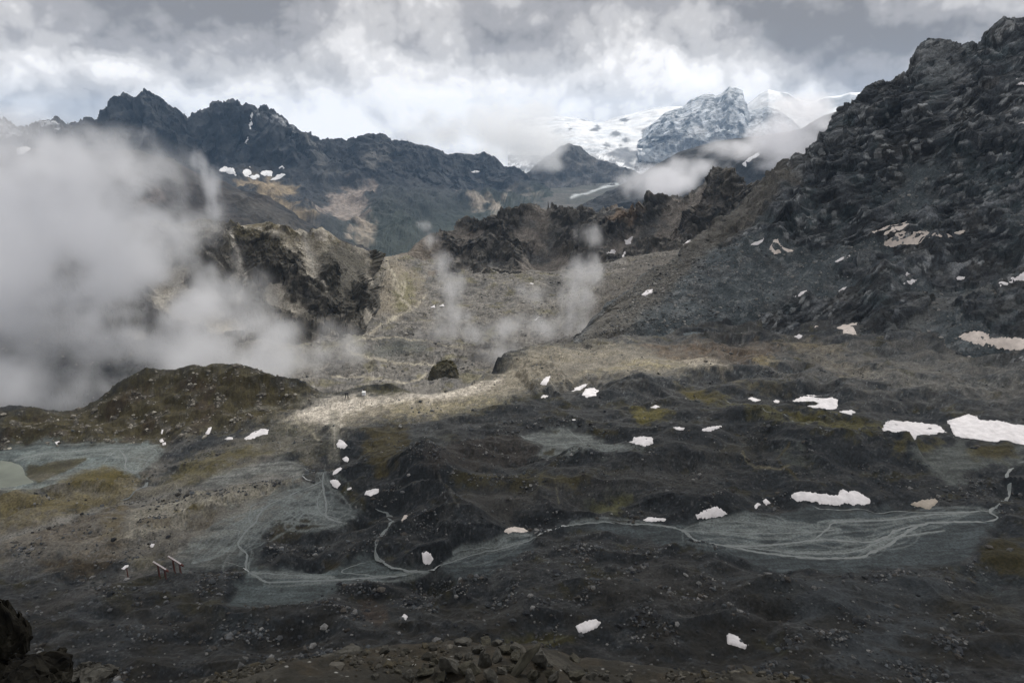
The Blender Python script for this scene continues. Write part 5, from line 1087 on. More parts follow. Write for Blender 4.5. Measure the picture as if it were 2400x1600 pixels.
bf.paint(stroke(bf, [(460,560),(500,600),(530,640)], 1.5, 1.0, 1.0), (0.28,0.26,0.22), 0.8)

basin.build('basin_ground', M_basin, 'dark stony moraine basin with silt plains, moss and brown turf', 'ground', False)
mt.build('rocky_mountain', M_mount, 'tall dark craggy rock mountain with scree benches on the right', 'mountain', False)
cr.build('crag_ridge', M_crag, 'jagged brown and black crag ridge behind the bowl', 'ridge', False)
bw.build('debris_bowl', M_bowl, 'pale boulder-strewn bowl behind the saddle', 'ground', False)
bf.build('gullied_bluff', M_crag, 'rock bluff with pale gullies behind the drifting cloud', 'bluff', False)
sp.build('dark_spur', M_far, 'smooth dark spur sloping down to the valley', 'hill', False)
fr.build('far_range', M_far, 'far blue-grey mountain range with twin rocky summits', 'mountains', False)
vf.build('valley_floor', M_far, 'far valley floor below the glacier', 'ground')
vh.build('valley_head', M_far, 'grey rock slope beside the glacier, half hidden by cloud', 'mountain', False)
rs.build('dark_slope', M_far, 'dark blue slope rising behind the crag ridge into cloud', 'mountain', False)
gl.build('glacier', M_snowfar, 'bright white glacier flowing between dark rock islands', 'glacier')
pk.build('snow_peak', M_peak, 'steep snow-dusted pyramid peak beside the glacier', 'mountain', False)
lg.build('low_ground', M_far, 'low ground far below the mountains', 'ground')
sh.build('grassy_shoulder', M_shoulder, 'dark turf and stone shoulder at the bottom of the view', 'ground')

# ================================================================ SNOW PATCHES, each one a thing of its own
def snow_mat(name, col):
    m = plain_mat(name, col, rough=0.6, spec=0.2, var=0.2, scale=0.22, bump=0.4); return m
M_snow = snow_mat('old_snow', (0.63, 0.61, 0.62)); M_dirty = snow_mat('dirty_snow', (0.30, 0.265, 0.22)); M_pink = snow_mat('sandy_snow', (0.56, 0.50, 0.455)); M_sfar = snow_mat('far_snow', (0.72, 0.72, 0.735))
def pick(surfs, px, py):
    best = None
    for s in surfs:
        uv = s.hit(px, py); P = s.pos(uv); qx, qy = proj(P)
        err = np.median(np.hypot(qx - px, qy - py)); r = np.median(np.hypot(P[:, 0], P[:, 1]))
        key = r + err * 60
        if best is None or key < best[0]: best = (key, s, uv)
    return best[1], best[2]
def snow_patch(surf, pts, label, mat=None, thick=0.8, group=None, rough_edge=0.10):
    px = np.array([p[0] for p in pts], float); py = np.array([p[1] for p in pts], float)
    if isinstance(surf, (list, tuple)): s, uv = pick(surf, px, py)
    else: s = surf; uv = s.hit(px, py)
    # subdivide the outline and let it wander
    out = []; size = np.sqrt(np.ptp(uv[:, 0]) * np.ptp(uv[:, 1])) + 1e-6
    for i in range(len(uv)):
        a = uv[i]; b = uv[(i + 1) % len(uv)]; k = max(2, int(np.hypot(*(b - a)) / 0.7))
        for t in range(k): out.append(a + (b - a) * t / k)
    out = np.array(out); ph = rng.random() * 90
    k_ = np.arange(len(out)); nx = pn2(out[:, 0] * 0.35 + ph, out[:, 1] * 0.35) + 0.6 * pn2(out[:, 0] * 0.9 + ph, out[:, 1] * 0.9 + 7); ny = pn2(out[:, 0] * 0.35 - ph, out[:, 1] * 0.35 + 40) + 0.6 * pn2(out[:, 0] * 0.9, out[:, 1] * 0.9 - ph)
    am = min(0.9, 0.05 * size + 0.12); out = out + np.stack([nx * am * 1.3, ny * am * 0.7], 1)
    x0, y0 = out.min(0); x1, y1 = out.max(0); inner = []
    step = 0.8 if size < 40 else 1.2
    yy = y0 + step / 2
    while yy < y1:
        xx = x0 + step / 2
        while xx < x1: inner.append((xx, yy)); xx += step
        yy += step
    if inner:
        inner = np.array(inner); sd = poly_sdf(out, inner[:, 0], inner[:, 1]); inner = inner[sd < -0.35]
        allp = np.concatenate([out, inner]) if len(inner) else out
    else: allp = out
    no = len(out)
    res = geometry.delaunay_2d_cdt([Vector(p) for p in allp], [(i, (i + 1) % no) for i in range(no)], [], 1, 1e-4)
    V2 = np.array([(v.x, v.y) for v in res[0]]); faces = res[2]
    sd = -poly_sdf(out, V2[:, 0], V2[:, 1])
    if not hasattr(s, 'SS'): s.SS = blur(s.S, 4)
    keep = s.S; s.S = 0.15 * keep + 0.85 * s.SS; P = s.pos(V2, True); s.S = keep
    cell = np.linalg.norm(s.pos(V2[:1] + [[1, 0]]) - s.pos(V2[:1])) 
    dome = np.clip(sd / 2.5, 0, 1) ** 0.6
    th = thick * (0.25 + 0.75 * dome) + 0.12 * thick * pn2(V2[:, 0] * 0.25, V2[:, 1] * 0.4)
    th = np.where(sd < 0.02, -0.12, th)
    back = -P / np.linalg.norm(P, axis=1)[:, None]
    up = np.array([0, 0, 1.0])
    V = P + up * th[:, None] + 0.0 * back
    o = mesh_obj('snow_patch', V, [list(f) for f in faces], mat or M_snow, None, True)
    return tag(o, label, 'snow patch', group or 'old snow patches')
SURFS = {'B': basin, 'MB': [mt, basin], 'CB': [cr, bw, mt], 'fr': fr, 'mt': mt, 'rs': rs, 'spfr': [sp, fr]}
SMATS = {None: None, 'M_pink': M_pink, 'M_dirty': M_dirty, 'M_sfar': M_sfar}
for key, pts, label, mname in SNOW:
    t = {'B': 0.75, 'MB': 1.0, 'mt': 1.0, 'CB': 1.4}.get(key, 12.0)
    snow_patch(SURFS[key], pts, label, SMATS[mname], t)

# ================================================================ BOULDERS
def rock_mesh(name, sub, seed, squash=(1, 1, 1), jag=0.35):
    import bmesh
    bm = bmesh.new(); bmesh.ops.create_icosphere(bm, subdivisions=sub, radius=0.5)
    V = np.array([v.co[:] for v in bm.verts]); rg = np.random.default_rng(seed)
    # chip flat faces off a lump
    for _ in range(15):
        d = rg.normal(size=3); d /= np.linalg.norm(d); h = rg.uniform(0.20, 0.40); t = V @ d
        V = V - np.outer(np.maximum(0, t - h), d) * 0.95
    V += jag * 0.10 * np.stack([fbm3(V + seed + 7 * k, 0.35, 3, 0.6) for k in range(3)], -1)
    V *= np.array(squash)
    for v, c in zip(bm.verts, V): v.co = c
    me = bpy.data.meshes.new(name); bm.to_mesh(me); bm.free(); return me
M_boul = plain_mat('dark_boulder', (0.068, 0.072, 0.075), rough=0.9, var=0.5, scale=1.5, bump=0.12)
M_boul2 = plain_mat('slate_boulder', (0.042, 0.047, 0.051), rough=0.85, var=0.5, scale=1.5, bump=0.12)
M_bpale = plain_mat('pale_boulder', (0.14, 0.142, 0.14), rough=0.9, var=0.4, scale=1.5, bump=0.12)
M_lichen = plain_mat('lichened_rock', (0.028, 0.0265, 0.019), rough=0.9, var=0.65, scale=4.5, bump=0.03)
M_lichen2 = plain_mat('grey_rock', (0.034, 0.033, 0.028), rough=0.9, var=0.6, scale=4.0, bump=0.03)
M_black = plain_mat('black_lichened_rock', (0.0065, 0.006, 0.0045), rough=0.95, spec=0.1, var=1.3, scale=5.0, bump=0.05)
BM = []
for k in range(7):
    me = rock_mesh('boulder', 1, 100 + k, (1.15, 0.9, 0.72)); me.materials.append([M_boul, M_boul2, M_boul2, M_boul, M_bpale, M_boul, M_boul2][k]); BM.append(me)
def inside(pts, n):
    x0, y0 = np.min(pts, 0); x1, y1 = np.max(pts, 0); out = []
    while len(out) < n:
        q = rng.uniform((x0, y0), (x1, y1), (60, 2)); sd = poly_sdf(np.array(pts, float), q[:, 0], q[:, 1]); out += [tuple(v) for v in q[sd < 0]]
    return out[:n]
def put(me, P, s, name='boulder', tilt=0.35):
    o = bpy.data.objects.new(name, me); COL.objects.link(o)
    o.location = P; o.scale = tuple(s * rng.uniform(0.8, 1.25, 3)); o.rotation_euler = (rng.normal(0, tilt), rng.normal(0, tilt), rng.uniform(0, 6.28)); return o
CLUSTERS = [
 ([(370,1172),(450,1150),(560,1138),(650,1120),(655,1130),(560,1150),(450,1166),(380,1180)], 26, 1.0, 'dark boulder in the stone row above the silt fan', 'boulders in the row above the fan'),
 ([(20,1282),(100,1262),(118,1290),(40,1318)], 22, 1.4, 'grey boulder in the pile on the slope at the left edge', 'boulders in the left pile'),
 ([(270,1318),(330,1293),(340,1300),(290,1325)], 12, 1.2, 'boulder in the small heap above the lone pole', 'boulders above the pole'),
 ([(465,1328),(525,1325),(560,1345),(505,1378),(480,1370)], 20, 1.2, 'boulder in the heap between the trestles and the stream', 'boulders beside the trestles'),
 ([(960,1366),(1060,1358),(1140,1360),(1080,1398),(985,1388)], 30, 1.3, 'dark boulder in the heap below the stream bend', 'boulders below the stream bend'),
 ([(790,1372),(880,1368),(900,1388),(800,1392)], 14, 1.0, 'small boulder on the bank below the silt lobe', 'boulders below the silt lobe'),
 ([(1160,1012),(1260,990),(1325,983),(1312,1000),(1170,1020)], 22, 1.5, 'dark boulder in the strip above the pale pond flat', 'boulders above the pond flat'),
 ([(1360,985),(1400,1000),(1462,1030),(1450,1042),(1405,1030)], 20, 1.6, 'dark boulder left of the snow patch by the pond flat', 'boulders left of the pond snow'),
 ([(948,1045),(1030,1048),(1025,1076),(960,1070)], 18, 1.4, 'dark boulder in the heap beside the brown turf flat', 'boulders beside the brown flat'),
 ([(940,958),(1040,950),(1030,970),(950,976)], 14, 1.3, 'boulder in the dark patch on the saddle', 'boulders on the saddle'),
 ([(1775,858),(1850,874),(1840,886),(1772,876)], 14, 1.8, 'grey boulder in the heap below the brown plateau', 'boulders below the plateau'),
 ([(2180,1490),(2260,1500),(2262,1542),(2200,1532)], 18, 1.5, 'grey boulder in the near heap at the lower right', 'boulders at the lower right'),
 ([(1890,1468),(1992,1480),(1985,1502),(1915,1492)], 8, 1.3, 'rounded boulder in the small group on the near slope', 'boulders on the near slope'),
 ([(505,1462),(590,1455),(650,1490),(600,1505),(520,1500)], 16, 1.1, 'angular boulder in the near heap left of the puddle', 'boulders left of the puddle'),
 ([(1350,1402),(1500,1322),(1522,1327),(1372,1412)], 18, 0.8, 'small stone in the dark diagonal stone stripe', 'stones of the diagonal stripe'),
 ([(2255,1105),(2335,1130),(2335,1165),(2200,1172),(2210,1150)], 22, 1.3, 'black boulder on the bank beside the feeding stream', 'boulders beside the feeding stream'),
 ([(1765,1562),(1850,1580),(1905,1602),(1800,1598)], 10, 1.0, 'boulder in the lowest stone run on the near slope', 'boulders in the lowest run'),
 ([(1100,1118),(1240,1105),(1250,1118),(1110,1130)], 12, 1.1, 'dark boulder on the rim below the brown turf flat', 'boulders on the rim'),
]
def name_apart(items, base, cat, group, rest='medium-sized'):
    """items: (object, size, pixel x, pixel y). Label the ones that stand out by their size or their place in the group; the rest share a label."""
    left = list(items)
    def take(key, word):
        if len(left) > 1:
            it = max(left, key=key); left.remove(it); tag(it[0], word + ' ' + base, cat, group)
    take(lambda t: t[1], 'largest'); take(lambda t: t[1], 'second largest'); take(lambda t: t[1], 'third largest'); take(lambda t: -t[1], 'smallest'); take(lambda t: -t[1], 'second smallest')
    take(lambda t: -t[2], 'leftmost'); take(lambda t: t[2], 'rightmost'); take(lambda t: -t[3], 'uppermost'); take(lambda t: t[3], 'lowest')
    for it in left: tag(it[0], rest + ' ' + base, cat, group)
for pts, nb, size, label, group in CLUSTERS:
    q = np.array(inside(pts, nb)); P = basin.at(q[:, 0], q[:, 1], False); items = []
    for k in range(nb):
        s = size * float(np.clip(rng.lognormal(0.0, 0.42), 0.5, 2.2))
        items.append((put(BM[rng.integers(7)], P[k] + np.array([0, 0, 0.12 * s]), s), s, q[k, 0], q[k, 1]))
    name_apart(items, label, 'boulder', group)
# loose stones nobody could count
def loose(name, s, n, dens, smin, smax, cols, label, power=2.4):
    w = np.clip(dens, 0, None).astype(float).ravel(); w /= w.sum()
    idx = rng.choice(s.nv * s.nu, n, p=w); jj, ii = np.unravel_index(idx, (s.nv, s.nu))
    uv = np.stack([ii, jj], 1) + rng.uniform(-0.5, 0.5, (n, 2)); P = s.pos(uv, False)
    size = smin * (1 - rng.random(n) * (1 - (smin / smax) ** power)) ** (-1 / power)
    ph = (1 + 5 ** 0.5) / 2
    ico = np.array([(-1, ph, 0), (1, ph, 0), (-1, -ph, 0), (1, -ph, 0), (0, -1, ph), (0, 1, ph), (0, -1, -ph), (0, 1, -ph), (ph, 0, -1), (ph, 0, 1), (-ph, 0, -1), (-ph, 0, 1)]) / 3.8
    fc = np.array([(0,11,5),(0,5,1),(0,1,7),(0,7,10),(0,10,11),(1,5,9),(5,11,4),(11,10,2),(10,7,6),(7,1,8),(3,9,4),(3,4,2),(3,2,6),(3,6,8),(3,8,9),(4,9,5),(2,4,11),(6,2,10),(8,6,7),(9,8,1)])
    V = ico[None] * (1 + rng.uniform(-0.35, 0.35, (n, 12, 1))) * np.array([1.2, 0.9, 0.7]) * rng.uniform(0.7, 1.3, (n, 1, 3))
    a = rng.uniform(0, 6.28, n); ca, sa = np.cos(a)[:, None], np.sin(a)[:, None]
    V = np.stack([V[..., 0] * ca - V[..., 1] * sa, V[..., 0] * sa + V[..., 1] * ca, V[..., 2]], -1) * size[:, None, None] + P[:, None] + np.array([0, 0, 1.0]) * (0.12 * size)[:, None, None]
    F = (fc[None] + (np.arange(n) * 12)[:, None, None]).reshape(-1, 3)
    c = np.array(cols)[rng.integers(len(cols), size=n)] * rng.uniform(0.6, 1.5, (n, 1))
    o = mesh_obj(name, V.reshape(-1, 3), F, M_loose, None, False, np.repeat(c, 12, axis=0)); return tag(o, label, 'stones', None, 'stuff')
M_loose = ground_mat('loose_stone', speck=0.8, bump=0.1, patch=5.0, amount=0.35)
cl = np.zeros_like(H)
for pts, nb, size, label, group in CLUSTERS: cl = np.maximum(cl, basin.mask(pts, 6, 3))
rr_all = np.hypot(X, Y)
visw = basin.vis & (rr_all < 700) & (np.abs(AZ) < math.radians(40))
dens = (rgh > 0.7) * visw * (0.10 + 1.6 * sstep(0.15, 0.7, fbm2(X + 77, Y * 1.4, 24.0, 4, 0.6)) ** 2 + 2.2 * cl) * (1 - 0.7 * saddle_m) * (0.35 + 0.65 * (slope > 0.01)) * np.where(knoll > 0.5, 0.25, 1)
loose('loose_stones', basin, 14000, dens, 0.6, 3.0, [(0.045,0.05,0.054), (0.064,0.067,0.07), (0.022,0.024,0.027), (0.12,0.12,0.117), (0.045,0.041,0.036)], 'countless dark stones scattered over the moraine', 2.5)
loose('knoll_stones', basin, 700, knoll * visw * sstep(0.1, 0.5, fbm2(X + 5, Y - 31, 9.0, 4, 0.6)), 0.8, 4.5, [(0.14,0.13,0.11), (0.10,0.092,0.078), (0.18,0.17,0.145)], 'pale lichened stones scattered over the green knoll', 2.2)
bwd = bw.vis * sstep(-0.3, 0.4, fbm3(bw.P + 5, 40.0, 3)) * vramp(bw.nv, [(0, 0.2), (0.3, 0.6), (0.6, 1), (0.9, 1), (1, 0)])
loose('bowl_debris', bw, 6500, bwd, 1.2, 6.0, [(0.15,0.14,0.125), (0.20,0.19,0.17), (0.08,0.078,0.074), (0.05,0.05,0.05), (0.26,0.245,0.22)], 'countless grey stones covering the bowl', 2.4)
mtd = mt.vis * (1 - rock_mt) * vramp(mt.nv, [(0, 0.6), (0.3, 1), (0.6, 0.6), (1, 0)])
loose('scree_stones', mt, 5500, mtd, 0.8, 4.0, [(0.07,0.075,0.075), (0.12,0.12,0.115), (0.035,0.036,0.038), (0.17,0.165,0.155)], 'countless stones on the mountain scree', 2.5)

shd = sh.vis * vramp(sh.nv, [(0, 0), (0.3, 0.3), (0.5, 1), (0.62, 1), (0.7, 0)]) * sstep(-0.1, 0.5, fbm3(sh.P + 9, 3.0, 4, 0.6))
loose('shoulder_stones', sh, 1800, shd, 0.10, 0.6, [(0.034,0.032,0.026), (0.05,0.047,0.04), (0.017,0.016,0.012), (0.028,0.024,0.015)], 'small stones in the turf of the near shoulder', 2.2)
# ---------------------------------------------------------------- rocks of the near shoulder
NR = [rock_mesh('rock', 3, 300 + k, (1.25, 0.9, 0.75), 0.8) for k in range(6)]
for k, me in enumerate(NR): me.materials.append(M_lichen if k % 2 == 0 else M_lichen2)
near = [(1085,1515,55,'flat dark rock at the top left of the near rock pile'),(1120,1530,42,None),(1135,1508,30,None),(1165,1512,34,None),(1180,1528,40,'wedge-shaped pale rock at the top of the near rock pile'),(1205,1527,34,'light grey rock right of the wedge in the near pile'),
 (1212,1545,40,'pointed pale rock at the right of the near pile'),(1136,1560,62,'tall upright rock in the middle of the near pile'),(1055,1570,64,'large smooth rock at the lower left of the near pile'),(1094,1577,52,'broad brown rock low in the near pile'),(1000,1580,40,None),(960,1590,34,None),
 (1220,1578,88,'long slanting slab leaning in the near rock pile'),(1165,1545,36,None),(1178,1575,34,None),(1196,1572,30,None),(1150,1596,44,None),(1105,1596,44,None),(1250,1590,40,None),(1285,1580,30,None),(1300,1594,34,None),(1330,1576,28,None),(1350,1590,36,None),(1385,1588,30,None),
 (1020,1555,26,None),(1075,1545,30,None),(1100,1545,26,None),(1265,1552,52,'dark shaggy rock right of the near pile'),(1345,1548,40,'small black rock standing apart right of the near pile'),(1420,1592,30,None),(1470,1596,28,None),(930,1575,24,None),(880,1590,26,None),(1035,1590,30,None),(1010,1560,18,None),(1240,1530,20,None),(1290,1560,18,None)]
unnamed = []
for px, py, w, label in near:
    P = sh.at(px, py, False)[0]; s = w * np.linalg.norm(P) / FPX * 0.95
    o = put(NR[rng.integers(6)], P + np.array([0, 0, 0.18 * s]), s, 'rock', 0.5)
    if w == 88: o.scale = (s * 1.25, s * 0.42, s * 0.42); o.rotation_euler = (0.2, -0.55, 0.75)
    if w == 62: o.scale = (s * 0.62, s * 0.6, s * 1.5); o.rotation_euler = (0.15, 0.1, 0.6)
    if label: tag(o, label, 'rock', 'rocks of the near pile')
    else: unnamed.append((o, s, px, py))
name_apart(unnamed, 'lichened stone in the near rock pile', 'rock', 'rocks of the near pile', 'small')
def big_rock(px, py, r, size, label, seed, mat, name='rock', rot=(0, 0, 0)):
    me = rock_mesh(name, 5, seed, (1, 1, 1), 1.0); V = np.zeros(len(me.vertices) * 3); me.vertices.foreach_get('co', V); V = V.reshape(-1, 3)
    V += 0.05 * np.stack([facet3(V + 5 * k, 0.24, 9 * k)[0] for k in range(3)], -1) + 0.024 * np.stack([facet3(V + 9 * k, 0.09, 5 * k)[0] for k in range(3)], -1)
    me.vertices.foreach_set('co', V.ravel()); me.materials.append(mat)
    o = bpy.data.objects.new(name, me); COL.objects.link(o); o.location = at_r(px, py, r); o.scale = size; o.rotation_euler = rot
    return tag(o, label, 'rock', 'rocks of the near shoulder')
big_rock(-14, 1500, 15.0, (0.95, 1.1, 2.5), 'black lichened boulder at the left frame edge', 501, M_black)
big_rock(74, 1588, 14.0, (2.0, 1.6, 1.35), 'large black boulder in the lower left corner', 502, M_black)
big_rock(215, 1590, 19.0, (1.6, 1.3, 0.9), 'small tan rock right of the black corner boulder', 503, M_lichen2)
big_rock(905, 1580, 25.0, (4.4, 3.2, 1.3), 'long flat rock slab left of the near rock pile', 504, M_lichen2, rot=(0.1, -0.1, 0.15))
big_rock(775, 1592, 24.0, (4.6, 3.0, 1.2), 'broken flat slab at the left end of the near ledge', 505, M_lichen2, rot=(0.1, -0.12, 0.1))
# ---------------------------------------------------------------- rock knob standing in the bowl
rows = [([(985,960),(1095,960)], [(985,700),(1095,700)]), ([(985,915),(1004,905),(1040,908),(1079,900),(1095,912)], [(985,722),(1095,722)]),
        ([(985,908),(1000,899),(1010,880),(1020,858),(1030,848),(1046,843),(1060,842),(1068,852),(1075,874),(1081,894),(1095,908)], [(985,742),(1040,746),(1095,742)]), ([(985,915),(1000,908),(1021,880),(1062,870),(1079,904),(1095,916)], [(985,785),(1095,785)])]
P = loft(rows, 986, 1094, 90, [10, 36, 10]); n = normals(P); n *= np.where(n[..., 2:] > 0, 1, -1)
f2, i2 = facet3(P, 12.0, 3, 0.2, (1, 1, 0.5)); f3, i3 = facet3(P, 5.0, 33, 0.2)
P = P + n * ((f2 * 3.2 + f3 * 1.6) * vramp(P.shape[0], [(0, 0.2), (0.7, 1), (0.8, 0.4), (1, 0.3)]))[..., None]
kb = Surf(P, 1); kb.C[:] = (0.05, 0.046, 0.035); kb.C *= (0.6 + 0.8 * i3)[..., None]; kb.paint(vramp(P.shape[0], [(0, 0), (0.5, 0.2), (0.8, 1), (1, 1)]), (0.075,0.066,0.025), 0.7)
o = mesh_obj('rock_outcrop', kb.P, grid_faces(kb.nv, kb.nu), M_crag, None, False, kb.C); tag(o, 'steep dark rock knob standing alone in the bowl behind the saddle', 'rock outcrop')

# ---------------------------------------------------------------- built things
def box(c, d, rot=None):
    V = np.array([(x, y, z) for x in (-.5, .5) for y in (-.5, .5) for z in (-.5, .5)]) * np.array(d)
    if rot is not None: V = V @ np.array(rot).T
    return V + np.array(c), [(0,1,3,2),(4,6,7,5),(0,4,5,1),(2,3,7,6),(0,2,6,4),(1,5,7,3)]
def bar(a, b, w):
    a = np.array(a, float); b = np.array(b, float); d = b - a; L_ = np.linalg.norm(d); d /= L_
    u = np.cross(d, [0, 0, 1.0]); u = u / np.linalg.norm(u) if np.linalg.norm(u) > 1e-3 else np.array([1.0, 0, 0]); v = np.cross(d, u)
    V = np.array([a + (i * u + j * v) * w / 2 for i, j in ((-1, -1), (1, -1), (1, 1), (-1, 1))] + [b + (i * u + j * v) * w / 2 for i, j in ((-1, -1), (1, -1), (1, 1), (-1, 1))])
    return V, [(0,3,2,1),(4,5,6,7),(0,1,5,4),(1,2,6,5),(2,3,7,6),(3,0,4,7)]
M_red = plain_mat('weathered_red_steel', (0.075, 0.02, 0.014), rough=0.7, var=0.3, scale=1.0)
M_deck = plain_mat('bleached_deck', (0.36, 0.33, 0.33), rough=0.7, var=0.15, scale=1.0)
M_dark = plain_mat('dark_steel', (0.03, 0.03, 0.032), rough=0.6, var=0.2, scale=1.0)
M_white = plain_mat('white_panel', (0.62, 0.64, 0.68), rough=0.5, var=0.05, scale=1.0)
M_roof = plain_mat('bright_roof_sheet', (0.85, 0.85, 0.85), rough=0.4, var=0.05, scale=1.0)
def empty(name, loc, label, cat, group=None):
    o = bpy.data.objects.new(name, None); COL.objects.link(o); o.location = loc; return tag(o, label, cat, group)
def trestle(px, py, label):
    P = basin.at(px, py, False)[0]; k = np.linalg.norm(P) / FPX           # metres per pixel there
    t = empty('trestle_ramp', P, label, 'trestle', 'trestle ramps'); t.rotation_euler = (0, 0, math.radians(-14)); s = k * 0.95
    tl, tr = np.array([-17 * s, 0, 38 * s]), np.array([17 * s, 0, 21 * s])
    d = tr - tl
    def top(f): return tl + d * f
    for f, hh in ((0.30, 0), (0.74, 0)):
        for sx, sy in ((-1, -1), (1, -1)):
            a = top(f) + np.array([sx * 1.2 * s, 0, -1.5 * s]); b = np.array([top(f)[0] + sx * 4.2 * s, sy * 3.0 * s * sx, -1.0])
            mesh_obj('leg', *bar(a, b, 1.5 * s), M_red, t)
        mesh_obj('strut', *bar((top(f)[0] - 3.6 * s, 2.4 * s, 4 * s), (top(f)[0] + 3.6 * s, -2.4 * s, 4 * s), 0.9 * s), M_red, t)
    mesh_obj('girder', *bar(tl + np.array([1.5 * s, 0, -2.0 * s]), tr + np.array([1.0 * s, 0, -2.0 * s]), 2.6 * s), M_red, t)
    V, F = box((0, 0, 0), (np.linalg.norm(d) * 0.86, 3.4 * s, 1.0 * s)); a = math.atan2(-d[2], d[0]); R_ = np.array([[math.cos(a), 0, math.sin(a)], [0, 1, 0], [-math.sin(a), 0, math.cos(a)]])
    mesh_obj('deck', V @ R_.T + top(0.43), F, M_deck, t)
    V, F = box((0, 0, 0), (np.linalg.norm(d) * 0.14, 3.4 * s, 1.0 * s)); mesh_obj('end_plate', V @ R_.T + top(0.93) , F, M_red, t)
trestle(381, 1354, 'red steel trestle ramp with pale deck, nearer the camera')
trestle(416, 1342, 'red steel trestle ramp with pale deck, farther to the right')
def pole(px, py, h, w, label, mat, name='marker_pole'):
    P = basin.at(px, py, False)[0]; k = np.linalg.norm(P) / FPX
    o = mesh_obj(name, *bar((0, 0, -1.0), (0.02 * h * k, 0, h * k * 1.1), w), mat); o.location = P; return tag(o, label, 'pole')
pole(301, 1357, 22, 0.32, 'thin dark red pole standing left of the trestle ramps', M_red)
pole(846, 955, 12, 0.30, 'thin stake standing on the pale saddle track', M_dark)
pole(871, 948, 4, 0.30, 'short dark post at the edge of the saddle track', M_dark)
P = basin.at(853, 925, False)[0]; k = np.linalg.norm(P) / FPX
hut = empty('equipment_hut', P, 'small white equipment hut with bright roof on the saddle', 'hut')
mesh_obj('wall', *box((0, 0, 3.2 * k), (7.2 * k, 6 * k, 7.0 * k)), M_white, hut)
mesh_obj('roof', *box((0, 0, 7.5 * k), (7.8 * k, 6.8 * k, 1.6 * k)), M_roof, hut)
mesh_obj('mast', *bar((-3.6 * k, 2 * k, 0), (-3.6 * k, 2 * k, 12.5 * k), 0.8 * k), M_deck, hut)
P = basin.at(813, 933, False)[0]
ly = empty('lift_station', P, 'dark steel lift station on legs at the left of the hut', 'lift station')
for sx in (-1, 1):
    for sy in (-1, 1): mesh_obj('leg', *bar((sx * 3.0 * k, sy * 2.0 * k, -0.6), (sx * 2.2 * k, sy * 1.4 * k, 11 * k), 0.9 * k), M_dark, ly)
mesh_obj('drive_head', *box((0, 0, 12.2 * k), (8.5 * k, 4.2 * k, 2.6 * k)), M_dark, ly)
mesh_obj('roof', *box((1.0 * k, 0, 14 * k), (6.5 * k, 4.4 * k, 0.7 * k)), M_boul, ly)

